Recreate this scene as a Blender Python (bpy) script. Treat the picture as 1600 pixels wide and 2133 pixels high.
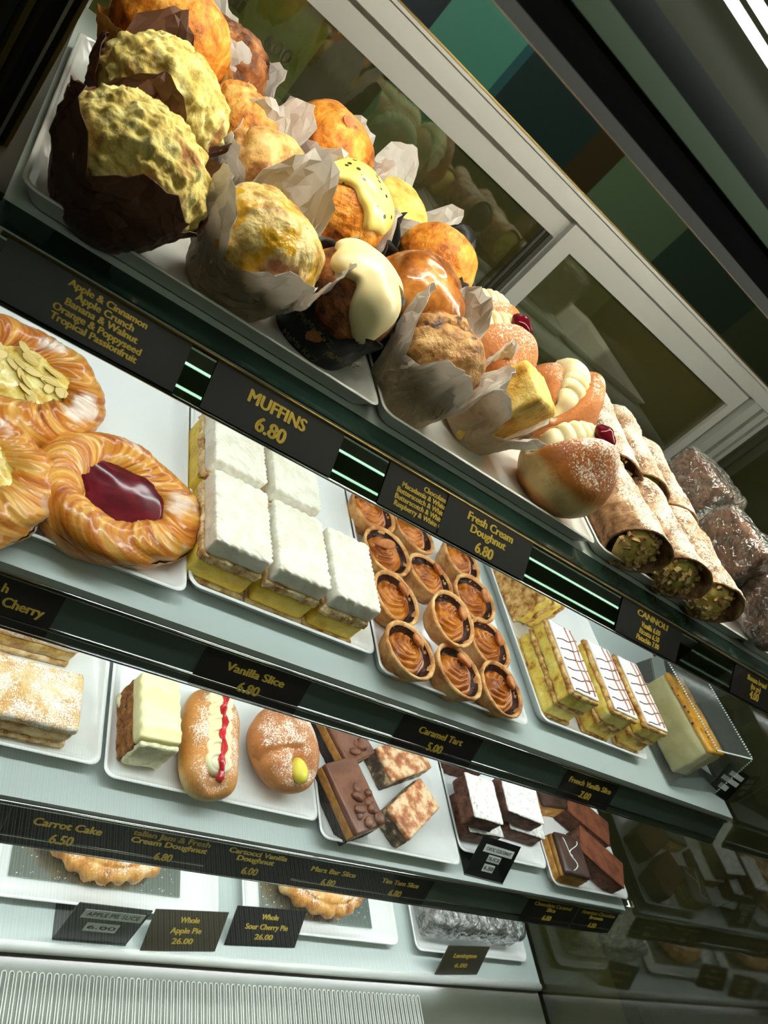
import bpy, math, random
from mathutils import Vector, Matrix, noise

for o in list(bpy.data.objects):
    bpy.data.objects.remove(o)
sc = bpy.context.scene
COL = sc.collection
CZ = 1.40          # camera height; all z below are written relative to it
PI = math.pi
random.seed(7)

# ------------------------------------------------------------------ camera
F = 1631.0
ex = Vector((2128, 1131, F)).normalized()
ey = Vector((-383, -1631, F)); ey = (ey - ey.dot(ex) * ex).normalized()
ez = -ex.cross(ey)
if ez.x < 0: ez = -ez
cam_d = bpy.data.cameras.new('camera')
cam = bpy.data.objects.new('camera', cam_d); COL.objects.link(cam)
cam_d.sensor_fit = 'VERTICAL'; cam_d.sensor_height = 36.0
cam_d.lens = F / 2133 * 36.0
cam_d.clip_start = 0.01
m = Matrix(((ex.x, -ex.y, -ex.z, 0), (ey.x, -ey.y, -ey.z, 0), (ez.x, -ez.y, -ez.z, CZ), (0, 0, 0, 1)))
cam.matrix_world = m
cam_d.dof.use_dof = True
cam_d.dof.focus_distance = 0.74
cam_d.dof.aperture_fstop = 14.0
sc.camera = cam

# ------------------------------------------------------------------ world, exposure
w = bpy.data.worlds.new('world'); sc.world = w; w.use_nodes = True
w.node_tree.nodes['Background'].inputs[0].default_value = (0.55, 0.6, 0.5, 1)
w.node_tree.nodes['Background'].inputs[1].default_value = 0.035
sc.view_settings.view_transform = 'Standard'
sc.view_settings.look = 'None'
sc.view_settings.exposure = 0.0
sc.view_settings.gamma = 1.0
sc.view_settings.use_curve_mapping = False
TUBE_FRONT = 6.0     # two LED tubes hanging in the canopy mouth
TUBE_TOP = 85.0      # tube behind the canopy fascia, over the top shelf
TUBE_SHELF = 28.0    # front tubes under the shelves
TUBE_REAR = 20.0     # rear tubes under the shelves
CEIL_FILL = 2.3           # unseen fill panels added at the ceiling
STAFF_FILL = 14.0          # unseen fill panel added over the staff side
sc.cycles.transparent_max_bounces = 24
sc.cycles.max_bounces = 8
sc.cycles.use_denoising = True

# ------------------------------------------------------------------ materials
def lin(c):
    return tuple(((v / 255) / 12.92 if v / 255 <= .04045 else ((v / 255 + .055) / 1.055) ** 2.4) for v in c) + (1,)

def new_mat(name):
    mt = bpy.data.materials.new(name); mt.use_nodes = True
    nt = mt.node_tree
    return mt, nt, nt.nodes['Principled BSDF'], nt.nodes['Material Output']

def simple(name, col, rough=.5, metal=0, emit=0, spec=.5, coat=0):
    mt, nt, b, out = new_mat(name)
    b.inputs['Base Color'].default_value = lin(col)
    b.inputs['Roughness'].default_value = rough
    b.inputs['Metallic'].default_value = metal
    b.inputs['Specular IOR Level'].default_value = spec
    b.inputs['Coat Weight'].default_value = coat
    if emit:
        b.inputs['Emission Color'].default_value = lin(col)
        b.inputs['Emission Strength'].default_value = emit
    return mt

def ramp_node(nt, stops, interp='LINEAR'):
    r = nt.nodes.new('ShaderNodeValToRGB'); e = r.color_ramp
    e.interpolation = interp
    while len(e.elements) < len(stops): e.elements.new(.5)
    for el, (p, c) in zip(e.elements, stops):
        el.position = p; el.color = lin(c)
    return r

def mixc(nt, fac, a, b):
    x = nt.nodes.new('ShaderNodeMix'); x.data_type = 'RGBA'
    for s, v in ((0, fac), (6, a), (7, b)):
        if isinstance(v, (int, float)): x.inputs[s].default_value = v
        elif isinstance(v, tuple): x.inputs[s].default_value = v
        else: nt.links.new(v, x.inputs[s])
    return x.outputs[2]

def math_n(nt, op, a, b=None, c=None):
    x = nt.nodes.new('ShaderNodeMath'); x.operation = op
    for i, v in enumerate((a, b, c)):
        if v is None: continue
        if isinstance(v, (int, float)): x.inputs[i].default_value = v
        else: nt.links.new(v, x.inputs[i])
    return x.outputs[0]

def sstep(nt, v, lo, hi):
    x = nt.nodes.new('ShaderNodeMapRange'); x.interpolation_type = 'SMOOTHSTEP'
    nt.links.new(v, x.inputs[0]); x.inputs[1].default_value = lo; x.inputs[2].default_value = hi
    return x.outputs[0]

def food(name, stops, scale=40, detail=6, rough=.55, bump=.35, bscale=150, sss=0, coat=0, spec=.4,
         pv=None, dust=None, patch=None, zr=None, spots=None):
    """stops: colour ramp over noise; pv: stretch of the stored surface coordinate; zr: (stops, z0, z1) colour by height;
    dust: (colour, amount, scale, up_only); patch: list of (colour, scale, lo, hi, rough); spots: (colour, scale, radius)."""
    mt, nt, b, out = new_mat(name)
    L = nt.links.new
    tc = nt.nodes.new('ShaderNodeTexCoord')
    oi = nt.nodes.new('ShaderNodeObjectInfo')
    off = nt.nodes.new('ShaderNodeVectorMath'); off.operation = 'SCALE'
    off.inputs[0].default_value = (7.3, 3.1, 5.7); L(oi.outputs['Random'], off.inputs['Scale'])
    add = nt.nodes.new('ShaderNodeVectorMath'); add.operation = 'ADD'
    L(tc.outputs['Object'], add.inputs[0]); L(off.outputs[0], add.inputs[1])
    vec = add.outputs[0]
    nz = nt.nodes.new('ShaderNodeTexNoise'); nz.inputs['Scale'].default_value = scale; nz.inputs['Detail'].default_value = detail
    nz.inputs['Roughness'].default_value = .62
    if pv:
        at = nt.nodes.new('ShaderNodeAttribute'); at.attribute_name = 'pv'
        sm = nt.nodes.new('ShaderNodeVectorMath'); sm.operation = 'MULTIPLY'; sm.inputs[1].default_value = pv
        L(at.outputs['Vector'], sm.inputs[0])
        a2 = nt.nodes.new('ShaderNodeVectorMath'); a2.operation = 'ADD'
        L(sm.outputs[0], a2.inputs[0]); L(off.outputs[0], a2.inputs[1])
        L(a2.outputs[0], nz.inputs['Vector']); nz.inputs['Scale'].default_value = 1
    else:
        L(vec, nz.inputs['Vector'])
    r = ramp_node(nt, [(.5 + (p_ - .5) * (.95 if pv else .66), c_) for p_, c_ in stops]); L(nz.outputs['Fac'], r.inputs[0])
    col = r.outputs[0]
    rg = rough
    sep = None
    if zr:
        sep = nt.nodes.new('ShaderNodeSeparateXYZ'); L(tc.outputs['Object'], sep.inputs[0])
        n2 = nt.nodes.new('ShaderNodeTexNoise'); n2.inputs['Scale'].default_value = 35; L(vec, n2.inputs['Vector'])
        wob = math_n(nt, 'MULTIPLY_ADD', n2.outputs['Fac'], .012, -.006)
        zz = math_n(nt, 'ADD', sep.outputs[2], wob)
        mr = nt.nodes.new('ShaderNodeMapRange'); L(zz, mr.inputs[0])
        mr.inputs[1].default_value = zr[1]; mr.inputs[2].default_value = zr[2]
        r2 = ramp_node(nt, zr[0]); L(mr.outputs[0], r2.inputs[0])
        g = nt.nodes.new('ShaderNodeMix'); g.data_type = 'RGBA'; g.blend_type = 'MULTIPLY'
        g.inputs[0].default_value = .8
        L(r2.outputs[0], g.inputs[6]); L(col, g.inputs[7]); col = g.outputs[2]
    if spots:
        vo = nt.nodes.new('ShaderNodeTexVoronoi'); vo.inputs['Scale'].default_value = spots[1]; L(vec, vo.inputs['Vector'])
        f = sstep(nt, vo.outputs['Distance'], spots[2] + .06, spots[2])
        col = mixc(nt, f, col, lin(spots[0]))
    for p in (patch or []):
        n3 = nt.nodes.new('ShaderNodeTexNoise'); n3.inputs['Scale'].default_value = p[1]; n3.inputs['Detail'].default_value = 3
        L(vec, n3.inputs['Vector'])
        f = sstep(nt, n3.outputs['Fac'], p[2], p[3])
        col = mixc(nt, f, col, lin(p[0]))
        if p[4] is not None:
            rg = math_n(nt, 'MULTIPLY_ADD', f, p[4] - rough, rough) if isinstance(rg, (int, float)) else rg
    if dust:
        n4 = nt.nodes.new('ShaderNodeTexNoise'); n4.inputs['Scale'].default_value = dust[2]; n4.inputs['Detail'].default_value = 4
        n4.inputs['Roughness'].default_value = .75
        L(vec, n4.inputs['Vector'])
        n5 = nt.nodes.new('ShaderNodeTexNoise'); n5.inputs['Scale'].default_value = dust[2] / 12; L(vec, n5.inputs['Vector'])
        v = math_n(nt, 'MULTIPLY_ADD', n5.outputs['Fac'], .5, n4.outputs['Fac'])
        if dust[3]:
            s2 = nt.nodes.new('ShaderNodeSeparateXYZ'); L(tc.outputs['Normal'], s2.inputs[0])
            up = sstep(nt, s2.outputs[2], dust[3] - .35, dust[3] + .45)
            v = math_n(nt, 'MULTIPLY_ADD', up, .45, math_n(nt, 'SUBTRACT', v, .45))
        f = sstep(nt, v, 1.05 - dust[1], 1.17 - dust[1])
        col = mixc(nt, f, col, lin(dust[0]))
    L(col, b.inputs['Base Color'])
    if isinstance(rg, (int, float)): b.inputs['Roughness'].default_value = rg
    else: L(rg, b.inputs['Roughness'])
    b.inputs['Specular IOR Level'].default_value = spec
    b.inputs['Coat Weight'].default_value = coat
    b.inputs['Coat Roughness'].default_value = .08
    if sss:
        b.inputs['Subsurface Weight'].default_value = sss
        b.inputs['Subsurface Radius'].default_value = (.006, .004, .002)
        b.inputs['Subsurface Scale'].default_value = 1.0
    if bump:
        nb = nt.nodes.new('ShaderNodeTexNoise'); nb.inputs['Scale'].default_value = bscale; nb.inputs['Detail'].default_value = 5
        L(vec, nb.inputs['Vector'])
        bp = nt.nodes.new('ShaderNodeBump'); bp.inputs['Strength'].default_value = bump; bp.inputs['Distance'].default_value = .004
        L(nb.outputs['Fac'], bp.inputs['Height']); L(bp.outputs[0], b.inputs['Normal'])
    return mt

def glassy(name, tint, refl=1.0, rough=0.0, wrinkle=0, haze=0, haze_col=(200, 205, 200)):
    """thin clear sheet: see-through plus a mirror-like film by Fresnel."""
    mt, nt, b, out = new_mat(name); L = nt.links.new
    nt.nodes.remove(b)
    t = nt.nodes.new('ShaderNodeBsdfTransparent'); t.inputs[0].default_value = lin(tint)
    g = nt.nodes.new('ShaderNodeBsdfGlossy'); g.inputs['Roughness'].default_value = rough; g.inputs[0].default_value = (1, 1, 1, 1)
    fr = nt.nodes.new('ShaderNodeFresnel'); fr.inputs[0].default_value = 1.5
    f = math_n(nt, 'MULTIPLY', fr.outputs[0], refl)
    cl = nt.nodes.new('ShaderNodeClamp'); L(f, cl.inputs[0])
    mx = nt.nodes.new('ShaderNodeMixShader'); L(cl.outputs[0], mx.inputs[0]); L(t.outputs[0], mx.inputs[1]); L(g.outputs[0], mx.inputs[2])
    last = mx.outputs[0]
    if wrinkle:
        tc = nt.nodes.new('ShaderNodeTexCoord')
        nz = nt.nodes.new('ShaderNodeTexNoise'); nz.inputs['Scale'].default_value = 45; nz.inputs['Detail'].default_value = 4; nz.inputs['Distortion'].default_value = 1.5
        L(tc.outputs['Object'], nz.inputs['Vector'])
        bp = nt.nodes.new('ShaderNodeBump'); bp.inputs['Strength'].default_value = wrinkle; bp.inputs['Distance'].default_value = .01
        L(nz.outputs['Fac'], bp.inputs['Height']); L(bp.outputs[0], g.inputs['Normal']); L(bp.outputs[0], fr.inputs['Normal'])
    if haze:
        d = nt.nodes.new('ShaderNodeBsdfDiffuse'); d.inputs[0].default_value = lin(haze_col)
        m2 = nt.nodes.new('ShaderNodeMixShader'); m2.inputs[0].default_value = haze
        L(last, m2.inputs[1]); L(d.outputs[0], m2.inputs[2]); last = m2.outputs[0]
    L(last, out.inputs[0])
    return mt

def paper(name, col, trans=.35, stain=None):
    mt, nt, b, out = new_mat(name); L = nt.links.new
    tc = nt.nodes.new('ShaderNodeTexCoord')
    nz = nt.nodes.new('ShaderNodeTexNoise'); nz.inputs['Scale'].default_value = 25; nz.inputs['Detail'].default_value = 5
    L(tc.outputs['Object'], nz.inputs['Vector'])
    c = mixc(nt, sstep(nt, nz.outputs['Fac'], .3, .7), lin(tuple(v * .93 for v in col)), lin(col))
    if stain:
        sep = nt.nodes.new('ShaderNodeSeparateXYZ'); L(tc.outputs['Object'], sep.inputs[0])
        n2 = nt.nodes.new('ShaderNodeTexNoise'); n2.inputs['Scale'].default_value = 30; L(tc.outputs['Object'], n2.inputs['Vector'])
        v = math_n(nt, 'MULTIPLY_ADD', n2.outputs['Fac'], .05, sep.outputs[2])
        f = sstep(nt, v, .085, .055)
        f = math_n(nt, 'MULTIPLY', f, .75)
        c = mixc(nt, f, c, lin(stain))
    L(c, b.inputs['Base Color']); b.inputs['Roughness'].default_value = .45; b.inputs['Specular IOR Level'].default_value = .35
    tr = nt.nodes.new('ShaderNodeBsdfTranslucent'); L(c, tr.inputs[0])
    mx = nt.nodes.new('ShaderNodeMixShader'); mx.inputs[0].default_value = trans
    L(b.outputs[0], mx.inputs[1]); L(tr.outputs[0], mx.inputs[2]); L(mx.outputs[0], out.inputs[0])
    return mt

M = {}
M['ceramic'] = simple('white_ceramic', (232, 232, 230), .22, coat=.3)
M['shelf'] = simple('shelf_paint', (188, 198, 195), .28)
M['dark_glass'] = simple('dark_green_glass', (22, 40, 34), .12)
M['dark_side'] = simple('dark_side_strip', (46, 40, 26), .3)
M['faint'] = simple('faint_gold_print', (104, 96, 56), .5)
M['rail'] = simple('rail_steel', (104, 122, 112), .015, 1)
M['lit_chrome_edge'] = simple('lit_chrome_edge', (246, 246, 242), .3)  # white colour stands in for bright reflections along the chrome deck edge
M['rail_low'] = simple('rail_satin_steel', (92, 110, 100), .3, .55)
M['chrome'] = simple('chrome', (225, 225, 225), .12, 1)
M['alu'] = simple('brushed_aluminium', (164, 163, 160), .45, .3)
M['alu2'] = simple('matte_aluminium', (150, 152, 146), .5, .3)
M['black'] = simple('black_plastic', (14, 16, 16), .35)
M['gasket'] = simple('rubber_gasket', (40, 40, 34), .6)
M['tag'] = simple('tag_card', (30, 26, 28), .32)
M['gold'] = simple('gold_print', (222, 190, 80), .45)
M['white_label'] = simple('label_paper', (205, 208, 204), .6)
M['ink'] = simple('printed_ink', (30, 32, 32), .6)
M['brass'] = simple('brass_trim', (150, 124, 70), .3, .8)
M['tube_front'] = simple('led_front', (236, 246, 236), .5, emit=TUBE_FRONT)
M['tube_top'] = simple('led_top', (255, 244, 228), .5, emit=TUBE_TOP)
M['tube_shelf'] = simple('led_shelf', (250, 250, 255), .5, emit=TUBE_SHELF)
M['tube_rear'] = simple('led_rear', (250, 250, 255), .5, emit=TUBE_REAR)
M['staff_fill'] = simple('staff_side_fill', (255, 250, 236), .5, emit=STAFF_FILL)
M['ceil_fill'] = simple('ceiling_fill', (255, 248, 226), .5, emit=CEIL_FILL)
M['glass'] = glassy('clear_glass', (250, 254, 251), .05)
M['door_glass'] = glassy('door_glass', (222, 222, 200), 1.7, .02, haze=.11, haze_col=(120, 114, 72))  # olive haze colour paints a glow into the dusty rear panes
M['end_glass'] = glassy('end_glass', (150, 152, 116), 1.3, .03, haze=.09, haze_col=(112, 114, 74))  # olive haze in the colour stands for glow on the end pane
M['film'] = glassy('cling_film', (252, 252, 252), 3.0, .07, wrinkle=1.0, haze=.06)
M['clear_plastic'] = glassy('clear_plastic', (246, 248, 246), 1.0, .05, haze=.05)
M['silver'] = simple('silver_board', (160, 170, 165), .22, .9)
M['sugar'] = simple('icing_sugar', (240, 238, 234), .8)
M['paper_white'] = paper('white_paper', (232, 226, 220), .4, stain=(186, 158, 110))
M['paper_clean'] = paper('white_paper_clean', (246, 242, 240), .5)
M['paper_yellow_lit'] = paper('yellow_lit_paper', (226, 190, 120), .4, stain=(214, 150, 60))  # white paper; the yellow light falling on it is put into the colour
M['paper_brown'] = paper('brown_paper', (112, 76, 60), .2)
M['paper_black'] = paper('black_paper', (26, 27, 28), .03)

# baked goods
M['crumble'] = food('crumble', [(.25, (180, 146, 76)), (.43, (212, 188, 104)), (.56, (226, 208, 128)), (.72, (238, 226, 160))], 60, 9, .8, .5, 220, patch=[((176, 124, 70), 24, .58, .7, None)])
M['golden'] = food('golden_cake', [(.28, (120, 62, 18)), (.42, (196, 122, 44)), (.55, (226, 166, 82)), (.72, (240, 200, 128))], 46, 9, .5, .9, 130)
M['orange_cake'] = food('orange_cake', [(.28, (140, 64, 12)), (.45, (212, 126, 34)), (.6, (236, 160, 58)), (.75, (246, 190, 96))], 44, 9, .42, .9, 130)
M['brown_cake'] = food('brown_cake', [(.28, (66, 30, 14)), (.45, (132, 74, 34)), (.6, (170, 104, 54)), (.75, (196, 134, 84))], 46, 9, .5, .9, 120)
M['chunk_cake'] = food('apple_chunk_cake', [(.3, (142, 96, 40)), (.44, (206, 168, 92)), (.56, (228, 200, 128)), (.7, (238, 216, 156))], 40, 9, .4, .7, 120,
                       patch=[((214, 164, 40), 48, .53, .60, .2), ((132, 74, 38), 26, .58, .70, None)])
M['choc_chip'] = food('choc_chip_cake', [(.28, (110, 66, 30)), (.45, (176, 124, 66)), (.6, (200, 152, 92)), (.75, (216, 176, 120))], 46, 9, .55, .9, 130,
                      patch=[((70, 38, 26), 40, .6, .68, .35)])
M['berry_cake'] = food('berry_cake', [(.28, (150, 96, 44)), (.45, (206, 158, 90)), (.6, (224, 184, 118)), (.75, (236, 206, 150))], 44, 9, .5, .8, 140,
                       patch=[((58, 30, 40), 45, .66, .7, .3)])
M['glazed'] = food('glazed_cake', [(.25, (92, 46, 16)), (.45, (158, 92, 36)), (.6, (196, 128, 58)), (.75, (216, 156, 88))], 24, 6, .22, .25, 90, coat=.6)
M['lemon_cake'] = food('lemon_cake', [(.3, (196, 140, 44)), (.45, (228, 184, 88)), (.6, (240, 206, 116)), (.8, (248, 222, 150))], 40, 7, .65, .4, 220)
M['icing_yellow'] = food('yellow_icing', [(.35, (240, 214, 110)), (.6, (248, 228, 140))], 30, 2, .25, .05, 60, sss=.15, spots=((58, 56, 50), 105, .2))
M['icing_white'] = food('cream_icing', [(.35, (232, 214, 160)), (.6, (240, 226, 180))], 30, 2, .28, .08, 60, sss=.15)
M['almond'] = food('almond', [(.3, (160, 84, 36)), (.55, (200, 124, 66)), (.75, (214, 148, 92))], 60, 5, .5, .3, 300)
M['flake'] = simple('almond_flake', (222, 192, 112), .35)
M['bun'] = food('doughnut_dough', [(.3, (200, 190, 180)), (.55, (246, 240, 232)), (.75, (255, 255, 255))], 26, 6, .48, .2, 220,
                zr=([(0, (170, 104, 44)), (.1, (204, 142, 70)), (.2, (230, 200, 142)), (.42, (232, 204, 146)), (.54, (192, 124, 56)), (.75, (172, 96, 38)), (1, (186, 110, 46))], 0, .085),
                dust=((246, 238, 228), .36, 420, .3))
M['bun_sugar'] = food('sugared_dough', [(.3, (200, 190, 180)), (.55, (246, 240, 232)), (.75, (255, 255, 255))], 26, 6, .6, .35, 260,
                zr=([(0, (176, 110, 60)), (.3, (206, 148, 92)), (.6, (190, 118, 62)), (1, (196, 128, 74))], 0, .08),
                dust=((238, 222, 206), .31, 520, .3))
M['long_bun'] = food('finger_doughnut', [(.3, (200, 190, 180)), (.55, (246, 240, 232)), (.75, (255, 255, 255))], 26, 6, .5, .2, 220,
                zr=([(0, (176, 108, 44)), (.14, (206, 150, 74)), (.24, (232, 206, 142)), (.42, (230, 194, 122)), (.55, (214, 148, 70)), (1, (206, 136, 60))], 0, .048),
                dust=((240, 226, 212), .32, 520, .5))
M['cream'] = food('piped_cream', [(.35, (238, 226, 176)), (.6, (246, 238, 200))], 30, 2, .42, .08, 90, sss=.2)
M['white_cream'] = food('whipped_cream', [(.35, (222, 216, 196)), (.6, (236, 231, 215))], 60, 4, .55, .2, 200, sss=.15)
M['jam'] = food('cherry_jam', [(.35, (78, 8, 18)), (.6, (98, 12, 26))], 40, 3, .10, 0, 70, spec=.22)
M['red_jam'] = food('red_jam', [(.35, (176, 16, 26)), (.6, (206, 30, 40))], 40, 3, .12, .3, 120, spec=.7)
M['custard_blob'] = food('custard_filling', [(.35, (214, 196, 66)), (.6, (226, 208, 84))], 40, 3, .35, .1, 90)
M['cannoli'] = food('cannoli_shell', [(.28, (92, 62, 40)), (.45, (146, 106, 72)), (.6, (174, 136, 100)), (.78, (204, 172, 138))], 60, 7, .6, .7, 120,
                    dust=((226, 216, 204), .40, 420, .45))
M['nuts'] = food('chopped_nuts', [(.35, (150, 112, 66)), (.5, (206, 172, 112)), (.65, (226, 200, 148))], 80, 3, .6, .2, 200)
M['pistachio'] = food('pistachio_cream', [(.35, (146, 142, 62)), (.6, (186, 180, 92))], 90, 5, .6, .5, 260)
M['choc_cream'] = food('chocolate_cream', [(.35, (44, 28, 26)), (.6, (78, 52, 46))], 50, 4, .4, .3, 160)
M['custard_end'] = food('custard_cream', [(.35, (216, 186, 92)), (.6, (236, 212, 130))], 50, 4, .45, .2, 160)
M['loaf'] = food('banana_loaf', [(.3, (70, 36, 20)), (.5, (116, 66, 40)), (.68, (150, 92, 58))], 40, 7, .5, .5, 180)
M['danish'] = food('danish_pastry', [(.28, (126, 60, 10)), (.40, (184, 98, 24)), (.52, (210, 136, 44)), (.64, (224, 168, 82)), (.8, (236, 204, 138))], 1, 5, .3, .18, 120,
                   pv=(4.5, .8, 1), coat=.3, patch=[((232, 206, 186), 19, .56, .66, .18)])
M['danish_custard'] = food('danish_custard', [(.3, (206, 158, 50)), (.5, (232, 206, 110)), (.65, (240, 222, 144))], 60, 6, .3, .3, 120, coat=.4)
M['puff'] = food('puff_pastry', [(.3, (136, 86, 34)), (.45, (192, 140, 70)), (.6, (222, 180, 112)), (.75, (236, 206, 150))], 90, 7, .6, .6, 260)
M['puff_pale'] = food('pale_puff_pastry', [(.3, (164, 112, 58)), (.45, (206, 168, 110)), (.6, (226, 196, 146)), (.75, (238, 218, 178))], 90, 7, .6, .6, 260)
M['custard'] = food('set_custard', [(.3, (198, 156, 26)), (.5, (226, 192, 56)), (.7, (236, 210, 92))], 36, 5, .42, .25, 160, sss=.15)
M['custard_pale'] = food('pale_custard', [(.28, (170, 120, 40)), (.42, (218, 184, 76)), (.6, (232, 210, 106)), (.75, (240, 224, 140))], 40, 5, .5, .35, 160, sss=.1)
M['fondant'] = simple('white_fondant', (238, 234, 228), .3, coat=.2)
M['feather'] = simple('chocolate_line', (96, 50, 36), .45)
M['feather_pink'] = simple('smeared_chocolate', (196, 130, 104), .5)
M['tart'] = food('tart_shell', [(.28, (150, 90, 38)), (.45, (200, 140, 76)), (.6, (220, 168, 104)), (.75, (232, 190, 132))], 45, 7, .6, .35, 260)
M['lining'] = food('chocolate_lining', [(.35, (34, 16, 14)), (.6, (62, 32, 26))], 60, 4, .25, .4, 160)
M['caramel'] = food('caramel_swirl', [(.35, (150, 74, 8)), (.55, (188, 104, 22)), (.7, (206, 126, 42))], 50, 3, .25, .08, 90, coat=.12)
M['apple_fill'] = food('apple_filling', [(.3, (150, 104, 30)), (.5, (196, 158, 76)), (.7, (216, 190, 118))], 60, 5, .35, .4, 140, coat=.3)
M['sugar_top'] = food('sugared_pastry', [(.3, (196, 140, 66)), (.5, (220, 174, 108)), (.7, (232, 200, 146))], 30, 5, .7, .3, 300,
                      dust=((242, 234, 224), .34, 620, 0))
M['carrot'] = food('carrot_cake', [(.28, (70, 40, 20)), (.42, (130, 80, 36)), (.58, (160, 104, 52)), (.75, (184, 130, 74))], 90, 7, .75, .7, 220,
                   patch=[((40, 28, 24), 60, .66, .7, .5)])
M['frosting'] = food('cream_frosting', [(.35, (236, 226, 166)), (.6, (244, 236, 188))], 40, 3, .42, .12, 120, sss=.2)
M['frosting_cut'] = food('torn_frosting', [(.35, (214, 206, 160)), (.6, (238, 232, 196))], 120, 6, .7, .6, 220)
M['choc_base'] = food('dark_biscuit_base', [(.35, (26, 20, 20)), (.6, (48, 38, 36))], 120, 6, .75, .6, 300)
M['toffee'] = food('toffee_layer', [(.35, (150, 98, 34)), (.6, (186, 132, 58))], 60, 4, .4, .25, 160)
M['milk_choc'] = food('milk_chocolate', [(.35, (104, 62, 44)), (.6, (124, 78, 56))], 40, 3, .38, .06, 120)
M['marbled'] = food('marbled_topping', [(.3, (150, 82, 46)), (.44, (186, 116, 72)), (.53, (214, 164, 118)), (.62, (226, 196, 158))], 60, 6, .45, .5, 160)
M['biscuit'] = food('biscuit_slice', [(.35, (66, 52, 42)), (.52, (110, 90, 70)), (.62, (188, 164, 122))], 70, 3, .6, .3, 200)
M['choc_cake'] = food('chocolate_sponge', [(.3, (48, 26, 18)), (.5, (88, 52, 38)), (.7, (112, 70, 52))], 80, 6, .75, .5, 240)
M['coconut'] = food('coconut_dust', [(.3, (206, 196, 186)), (.5, (234, 230, 226)), (.7, (248, 246, 244))], 160, 5, .9, .5, 420, patch=[((126, 78, 54), 45, .66, .76, None)])
M['cocoa'] = food('cocoa_brownie', [(.3, (92, 46, 24)), (.6, (120, 64, 36))], 60, 5, .85, .3, 300)
M['short'] = food('shortbread', [(.3, (166, 110, 42)), (.55, (202, 148, 72)), (.75, (220, 174, 104))], 60, 5, .65, .3, 240)
M['dark_choc'] = food('dark_chocolate', [(.35, (58, 38, 30)), (.6, (76, 52, 42))], 40, 3, .35, .08, 120)
M['pie'] = food('pie_crust', [(.28, (150, 84, 30)), (.45, (206, 140, 60)), (.6, (226, 170, 94)), (.75, (238, 198, 134))], 36, 7, .5, .4, 150, coat=.15,
                dust=((240, 230, 220), .26, 420, .5))
M['lamington'] = food('lamington', [(.3, (60, 46, 42)), (.45, (110, 98, 92)), (.6, (176, 172, 168)), (.75, (206, 204, 200))], 90, 6, .8, .6, 260)
M['cheesecake'] = food('cheesecake', [(.35, (214, 204, 146)), (.6, (226, 218, 166))], 40, 4, .55, .15, 120)
M['passion'] = food('passionfruit_jelly', [(.35, (208, 132, 16)), (.6, (232, 170, 40))], 50, 3, .2, .1, 90, spots=((30, 26, 18), 90, .16))

# ------------------------------------------------------------------ mesh helpers
def link(name, me, mat=None, parent=None):
    o = bpy.data.objects.new(name, me); COL.objects.link(o)
    if mat is not None and me is not None: me.materials.append(mat)
    if parent is not None: o.parent = parent
    return o

def mesh(name, vs, fs, mat, parent=None, smooth=True, pv=None):
    me = bpy.data.meshes.new(name)
    me.from_pydata([tuple(v) for v in vs], [], fs); me.update()
    if smooth: me.polygons.foreach_set('use_smooth', [True] * len(me.polygons))
    if pv:
        a = me.attributes.new('pv', 'FLOAT_VECTOR', 'POINT')
        a.data.foreach_set('vector', [c for p in pv for c in p])
    return link(name, me, mat, parent)

def thing(name, label, cat, loc=(0, 0, 0), rz=0, group=None, tilt=(0, 0), s=1):
    o = bpy.data.objects.new(name, None); COL.objects.link(o)
    o.empty_display_size = .02
    o.location = (loc[0], loc[1], loc[2] + CZ); o.rotation_euler = (tilt[0], tilt[1], rz); o.scale = (s, s, s)
    o['label'] = label; o['category'] = cat
    if group: o['group'] = group
    return o

def tagp(o, label, cat, group=None, kind=None):
    if label: o['label'] = label
    if cat: o['category'] = cat
    if group: o['group'] = group
    if kind: o['kind'] = kind
    return o

def dup(root, loc, rz, label, tilt=(0, 0), s=1):
    r = root.copy(); COL.objects.link(r)
    r.location = (loc[0], loc[1], loc[2] + CZ); r.rotation_euler = (tilt[0], tilt[1], rz); r.scale = (s, s, s); r['label'] = label
    for ch in list(root.children):
        c = ch.copy(); COL.objects.link(c); c.parent = r
        for g in list(ch.children):
            d = g.copy(); COL.objects.link(d); d.parent = c
    return r

def nz3(x, y, z): return noise.noise(Vector((x, y, z)))
def fbm(p, s, o=3):
    v = 0; a = 1
    for i in range(o):
        v += a * noise.noise(p * s); s *= 2.03; a *= .5
    return v

def grid(nu, nv, fn, cu=False, pvf=None):
    """fn(i/nu, j/nv) -> point; closed in u when cu."""
    vs = []; pv = []
    W = nu if cu else nu + 1
    for j in range(nv + 1):
        for i in range(W):
            vs.append(fn(i / nu, j / nv))
            if pvf: pv.append(pvf(i / nu, j / nv))
    fs = []
    for j in range(nv):
        for i in range(nu):
            a = j * W + i; b = j * W + (i + 1) % W if cu else j * W + i + 1
            fs.append((a, b, b + W, a + W))
    return vs, fs, pv

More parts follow.
